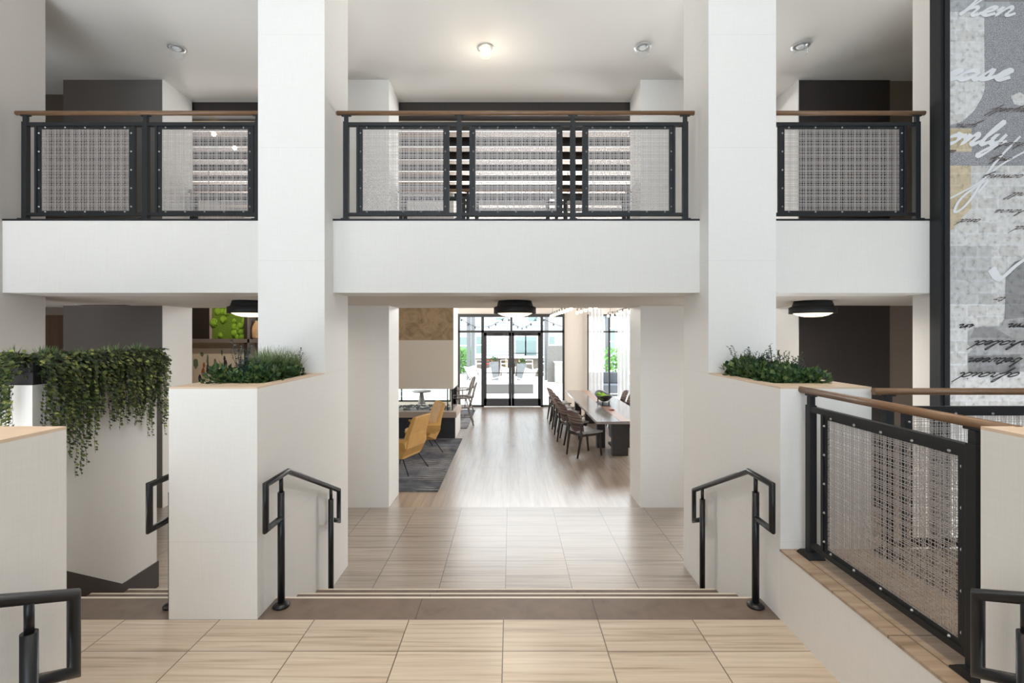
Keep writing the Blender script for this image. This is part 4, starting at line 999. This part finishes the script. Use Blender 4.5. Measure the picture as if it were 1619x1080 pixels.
sx = N(nt, 'ShaderNodeSeparateXYZ'); nt.links.new(coords(nt), sx.inputs[0]); cx = N(nt, 'ShaderNodeCombineXYZ'); nt.links.new(sx.outputs[0], cx.inputs[0]); nt.links.new(sx.outputs[2], cx.inputs[1]); nt.links.new(cx.outputs[0], br.inputs[0]); nt.links.new(br.outputs[0], b.inputs['Base Color'])
sp('tile_back', 270, 386, 542, 706, .26, .29, m); sp('stone_back', 394, 430, 542, 706, .26, .29, flat('brown stone back', srgb(140, 112, 96), .5, var=.25, vscale=6))
mp_ = thing('moss_panel', 'bright green moss picture with round mounds set in the shelf unit', 'moss art', (PX(356, 10), 10.17, PZ(512, 10)))
x0, x1, z0, z1 = PX(327, 10) - PX(356, 10), PX(385, 10) - PX(356, 10), -.31, .78
MB().box(x0 + .01, x1 - .01, 0, .05, z0, z1).build('moss_field', M['moss'], mp_)
for px, py, r_ in ((331, 510, .085), (346, 505, .075), (337, 492, .07), (344, 492, .06), (351, 493, .07), (381, 508, .08), (364, 517, .07), (364, 527, .075), (369, 533, .06), (374, 515, .07), (375, 525, .06), (341, 530, .055), (364, 507, .05), (370, 520, .05), (376, 533, .055)):
    MB().ball((PX(px, 10) - PX(356, 10), 0, PZ(py, 10) - PZ(512, 10)), r_, 0, 14, 1.15).build('moss_mound', M['mossball'], mp_)
vs_ = thing('ceramic_bottle', 'tan ceramic bottle vase on the shelf beside the left column', 'vase', (PX(401, 10), 10.12, PZ(536, 10)))
MB().lathe([(.06, 0), (.085, .03), (.09, .16), (.08, .26), (.05, .32), (.03, .345), (.03, .37), (.035, .38)], 24).build('vase_body', M['sand'], vs_)
pa = thing('cactus_painting', 'cream abstract painting of dark and green cacti under the moss panel', 'painting', (PX(340, 10), 10.2, PZ(600, 10)))
MB().box(PX(275, 10) - PX(340, 10), PX(378, 10) - PX(340, 10), 0, .03, -.2, PZ(551, 10) - PZ(600, 10)).build('canvas', flat('cream canvas', srgb(226, 214, 192), .8, var=.05), pa)
r_ = random.Random(12)
paints = [flat('dark paint', srgb(58, 56, 62), .7), flat('green grey paint', srgb(110, 124, 100), .7), flat('orange paint', srgb(170, 110, 60), .7), flat('blue grey paint', srgb(100, 108, 120), .7)]
bk_ = [0]
def blob(px, py, w_, h_, mi):
    n = 14; pts = [(px + w_ * math.cos(6.283 * i / n) * r_.uniform(.6, 1.15), py + h_ * math.sin(6.283 * i / n) * r_.uniform(.75, 1.1)) for i in range(n)]
    bk_[0] += 1; MB().add([(PX(x, 10) - PX(340, 10), -.002 - bk_[0] * .0004, PZ(y, 10) - PZ(600, 10)) for x, y in pts], [list(range(n))]).build('painted_cactus', paints[mi], pa, fixn=False)
for px, py, w_, h_, mi in ((347, 577, 4, 9, 0), (346, 568, 2, 5, 0), (348, 590, 4, 7, 0), (319, 572, 2, 12, 1), (319, 585, 3, 8, 0), (331, 578, 2.5, 11, 1), (330, 588, 4, 6, 0), (312, 589, 3, 8, 2), (313, 578, 2, 5, 2), (306, 600, 3, 7, 0),
                           (328, 598, 4, 8, 0), (338, 596, 4, 6, 3), (342, 558, 1.5, 5, 1), (310, 561, 3, 4, 1), (335, 603, 5, 4, 0), (351, 600, 4, 6, 3), (358, 590, 2.5, 6, 3), (300, 575, 4, 9, 1), (372, 575, 2, 8, 1)): blob(px, py, w_, h_, mi)
# pendant bulbs over the left lounge, two seen through the bridge railing, a hidden third added to light the shelf
for i, (px, py, D) in enumerate(((338, 212, 7.45), (371, 234, 7.9), (330, 437, 9.0))):
    t = thing('hanging_bulb', 'small warm hanging bulb behind the left bridge railing, ' + ('the higher one', 'the lower one', 'hidden one added to light the shelf')[i], 'pendant lamp', (PX(px, D), D, PZ(py, D)), 0, 'hanging bulbs in the left lounge')
    MB().ball((0, 0, 0), .035, 0, 12).build('bulb', M['bulb'], t); MB().tube([(0, 0, .03), (0, 0, 6.1 - PZ(py, D))], .004, 6).build('cord', M['black'], t)
    if i == 2:
        l = bpy.data.lights.new('shelf_fill_light', 'POINT'); l.energy = 45; l.color = (1, .86, .70); l.shadow_soft_size = .04
        q = bpy.data.objects.new('shelf_fill_light', l); C.objects.link(q); q.location = (PX(px, D), D, PZ(py, D) - .06)

# ------------------------------------------------------------------ courtyard
sbox('courtyard_ground', (-30, 30, 15.7, 60, -.2, -.01), M['concrete'])
m, nt, b = newmat('white lap siding'); b.inputs['Roughness'].default_value = .8
sx = N(nt, 'ShaderNodeSeparateXYZ'); nt.links.new(coords(nt), sx.inputs[0]); mo_ = N(nt, 'ShaderNodeMath', operation='MODULO'); mo_.inputs[1].default_value = .22; nt.links.new(sx.outputs[2], mo_.inputs[0])
lt = N(nt, 'ShaderNodeMath', operation='LESS_THAN'); lt.inputs[1].default_value = .025; nt.links.new(mo_.outputs[0], lt.inputs[0])
nt.links.new(mixc(nt, lt.outputs[0], srgb(160, 164, 168), srgb(104, 108, 114)), b.inputs['Base Color']); M['siding'] = m
BY = 33.0
bd = thing('apartment_building', 'white clapboard apartment building across the courtyard', 'building', (0, BY, 0))
MB().box(-16, 16, 0, 6, 0, 12).build('facade', M['siding'], bd)
M['bwin'] = flat('reflecting window pane', srgb(120, 138, 138), .15); M['trimw'] = flat('white window trim', srgb(225, 228, 230), .6)
def bwin(px0, px1, py0, py1, mid=True):
    x0, x1, z0, z1 = PX(px0, BY), PX(px1, BY), PZ(py1, BY), PZ(py0, BY)
    f = MB().box(x0 - .1, x1 + .1, -.06, 0, z0 - .1, z1 + .1).build('window', M['trimw'], bd)
    MB().box(x0, x1, -.08, -.06, z0, z1).build('pane', M['bwin'], f)
    if mid: MB().box(x0, x1, -.1, -.08, (z0 + z1) / 2 - .04, (z0 + z1) / 2 + .04).build('sash_bar', M['trimw'], f)
bwin(753, 762, 532, 559); bwin(727, 739, 533, 560); bwin(868, 877, 532, 559); bwin(784, 798, 497, 506); bwin(815, 830, 532, 560, False); bwin(832, 848, 532, 562, False); bwin(835, 850, 490, 508, False); bwin(958, 972, 520, 560); bwin(640, 700, 540, 600)
rl = thing('balcony_railing', 'thin black picket railing before the wide window across the courtyard', 'railing', (PX(831, 32.2), 32.2, 0))
q = MB(); a0, a1 = PX(812, 32.2) - PX(831, 32.2), PX(858, 32.2) - PX(831, 32.2); zt = PZ(558, 32.2)
q.box(a0, a1, 0, .04, zt - .04, zt).box(a0, a1, 0, .04, .1, .14)
for k in range(22): q.box(a0 + (a1 - a0) * k / 21 - .01, a0 + (a1 - a0) * k / 21 + .01, .01, .03, 0, zt)
q.build('picket_frame', M['steel'], rl)
# pergola with string lights
pg = thing('pergola', 'grey steel pergola standing over the courtyard bar', 'pergola', (0, 24.5, 0))
M['pgrey'] = flat('grey painted steel', srgb(105, 108, 112), .6)
for px in (741, 748, 864, 960): MB().box(PX(px, 24.5) - .09, PX(px, 24.5) + .09, -.09, .09, 0, 3.35).build('post', M['pgrey'], pg)
MB().box(PX(722, 24.5), PX(970, 24.5), -.06, .06, 3.2, 3.42).build('beam', M['pgrey'], pg)
for i, (p0, p1, z) in enumerate(((724, 800, 2.95), (801, 850, 2.9), (852, 960, 3.05))):
    s_ = thing('string_lights', ['string of patio bulbs over the left door leaf', 'string of patio bulbs over the right door leaf', 'string of patio bulbs beside the right side light'][i], 'string lights', (PX(p0, 24.4), 24.4, 3.2), 0, 'patio string lights')
    w_ = PX(p1, 24.4) - PX(p0, 24.4); pts = [(w_ * k / 14, 0, -.55 * math.sin(math.pi * k / 14)) for k in range(15)]
    MB().tube(pts, .012, 6).build('cable', M['black'], s_)
    for k in range(1, 14, 2): MB().ball((pts[k][0], 0, pts[k][2] - .06), .045, 0, 8, 1.2).build('bulb', M['black'], s_)
# bar counter
BC = 26.8
bc = thing('bar_counter', 'long outdoor bar counter with pale top and brick front', 'bar', (PX(806, BC), BC, 0))
bx0, bx1 = PX(749, BC) - PX(806, BC), PX(863, BC) - PX(806, BC)
MB().box(bx0, bx1, -.35, .3, 1.0, 1.07).build('counter_top', M['trimw'], bc)
M['bbrick'] = flat('tan brick front', srgb(118, 110, 102), .9, var=.12, vscale=9); MB().box(bx0 + .1, bx1 - .1, 0, .25, 0, 1.0).build('front', M['bbrick'], bc)
for px in (777, 799, 820):
    MB().box(PX(px, BC) - PX(806, BC), PX(px, BC) - PX(806, BC) + .07, -.34, .0, 0, 1.0).build('wood_post', flat('light wood post', srgb(190, 160, 125), .7), bc)
def stool(label, px, D, mat):
    t = thing('bar_stool', label, 'bar stool', (PX(px, D), D, 0), 0, 'bar stools at the courtyard counter')
    MB().box(-.19, .19, -.19, .19, .72, .76).build('seat', mat, t)
    for a in (-1, 1):
        for c_ in (-1, 1): MB().taper((a * .16, c_ * .16, .72), (a * .23, c_ * .23, 0), .018, .018, 8).build('leg', mat, t)
    MB().tube([(-.2, -.2, .3), (.2, -.2, .3), (.2, .2, .3), (-.2, .2, .3)], .012, 6, closed=True).build('footrest', mat, t)
    MB().tube([(-.18, .18, .76), (-.18, .2, .92), (.18, .2, .92), (.18, .18, .76)], .014, 6).build('low_back', mat, t)
stool('white metal bar stool at the left end of the courtyard counter', 758, 25.9, M['white'])
stool('red metal bar stool at the courtyard counter', 774, 25.9, flat('red lacquer', srgb(205, 60, 50), .5))
stool('white metal bar stool left of the door handles at the counter', 797, 25.9, M['white'])
stool('white metal bar stool in the middle of the right door leaf', 837, 25.9, M['white'])
stool('white metal bar stool at the right end of the counter', 858, 25.9, M['white'])
for i, (px, D, lb) in enumerate(((781, 24.0, 'tall grey planter box before the counter, left of the doors'), (825, 22.5, 'tall grey planter box before the counter, right of the doors'))):
    t = thing('planter_box', lb, 'planter', (PX(px, D), D, 0), 0, 'grey courtyard planter boxes')
    MB().box(-.22, .22, -.22, .22, 0, .95).build('box', flat('grey zinc', srgb(120, 124, 128), .5, var=.1), t)
    shrub_mesh(60 + i, .22, 90, .1).build('foliage', M['leafdark'], t, loc=(0, 0, .93), fixn=False)
# fire table
m, nt, b = newmat('carved breeze block'); wv = N(nt, 'ShaderNodeTexWave', bands_direction='DIAGONAL'); wv.inputs['Scale'].default_value = 9; wv.inputs['Distortion'].default_value = 2; nt.links.new(coords(nt), wv.inputs[0])
nt.links.new(ramp(nt, wv.outputs[1], [(.3, srgb(70, 68, 66)), (.6, srgb(140, 138, 134))]), b.inputs['Base Color']); M['breeze'] = m
ft = thing('fire_table', 'low carved block fire table in the courtyard', 'fire table', (PX(806, 19), 19.4, 0))
MB().box(-.92, .92, -.4, .4, 0, .36).build('block_base', M['breeze'], ft); MB().box(-.98, .98, -.46, .46, .36, .42).build('table_top', M['trimw'], ft)
def lounge(label, x, y, hd):
    t = thing('lounge_chair', label, 'lounge chair', (x, y, 0), hd, 'white lounge chairs around the fire table')
    MB().add([(-.3, -.35, .8), (-.3, .35, .8), (0, .3, .32), (0, -.3, .32), (.42, .36, .42), (.42, -.36, .42), (-.36, 0, .72), (.0, 0, .26), (.46, 0, .36)], [(0, 6, 7, 3), (6, 1, 2, 7), (3, 7, 8, 5), (7, 2, 4, 8)]).build('shell', M['white'], t, solid=.03)
    for a in (-1, 1):
        MB().tube([(-.25, a * .25, 0), (.0, a * .22, .30), (.28, a * .25, 0)], .014, 6).build('leg', M['white'], t)
lounge('white lounge chair beyond the fire table, left of its centre', -1.05, 21.6, R(-60)); lounge('white lounge chair beyond the fire table at its centre', -.10, 22.4, R(-95)); lounge('white lounge chair beyond the fire table, right of its centre', .75, 21.4, R(-130)); lounge('white lounge chair turned sideways behind the left door leaf', -1.75, 23.0, R(-40))
# grill bay, hedge, lawn
gb = thing('grill_station', 'patterned block grill station behind the right side light', 'grill', (PX(877, 24), 23.4, 0))
MB().box(-.38, .60, .2, .5, 0, 1.75).build('block_wall', M['breeze'], gb); MB().box(-.05, .60, -.4, .2, 0, .95).build('cabinet', flat('stone cabinet', srgb(160, 158, 154), .7), gb); MB().box(-.1, .65, -.45, .2, .95, 1.0).build('counter_top', M['trimw'], gb)
def hedge(label, x0, x1, y, h):
    r = random.Random(int(x0 * 9) + 5); mb = MB()
    for i in range(1400): 
        p = (r.uniform(x0, x1), y + r.uniform(-.5, .5), r.uniform(.02, h) * (1 - .15 * r.random()))
        mb.leaf(p, (r.uniform(-1, 1), r.uniform(-1, 1), r.uniform(-.3, 1)), (r.uniform(-1, 1), -1, 1), r.uniform(.1, .2), r.uniform(.08, .14))
    c_ = ((x0 + x1) / 2, y, 0); mb.v = [(a - c_[0], b_ - c_[1], c2) for a, b_, c2 in mb.v]
    tag(mb.build('hedge', LG, fixn=False, loc=c_), label, 'hedge', 'courtyard hedges')
LG = leafmat('bright garden leaves', [srgb(70, 120, 50), srgb(110, 160, 80), srgb(90, 140, 60)])
hedge('bright green hedge beyond the left side light', -3.9, -2.3, 28.5, 1.6); hedge('yellow green hedge outside the curtained window', 4.6, 7.0, 23.5, 1.7); hedge('green hedge outside the window behind the fireplace', -7.5, -4.2, 22.0, 1.4)
sf = thing('patio_sofa', 'grey patio sofa outside the curtained window', 'sofa', (PX(962, 18.5), 18.5, 0))
MB().box(-.8, .8, -.35, .35, .1, .42).build('seat', flat('grey patio cushion', srgb(100, 104, 112), .9), sf, bevel=.04); MB().box(-.8, .8, .2, .4, .42, .85).build('backrest', flat('grey patio back cushion', srgb(92, 96, 104), .9), sf, bevel=.04)
for a in (-.7, .7): MB().box(a - .03, a + .03, -.3, .3, 0, .1).build('foot', M['black'], sf)
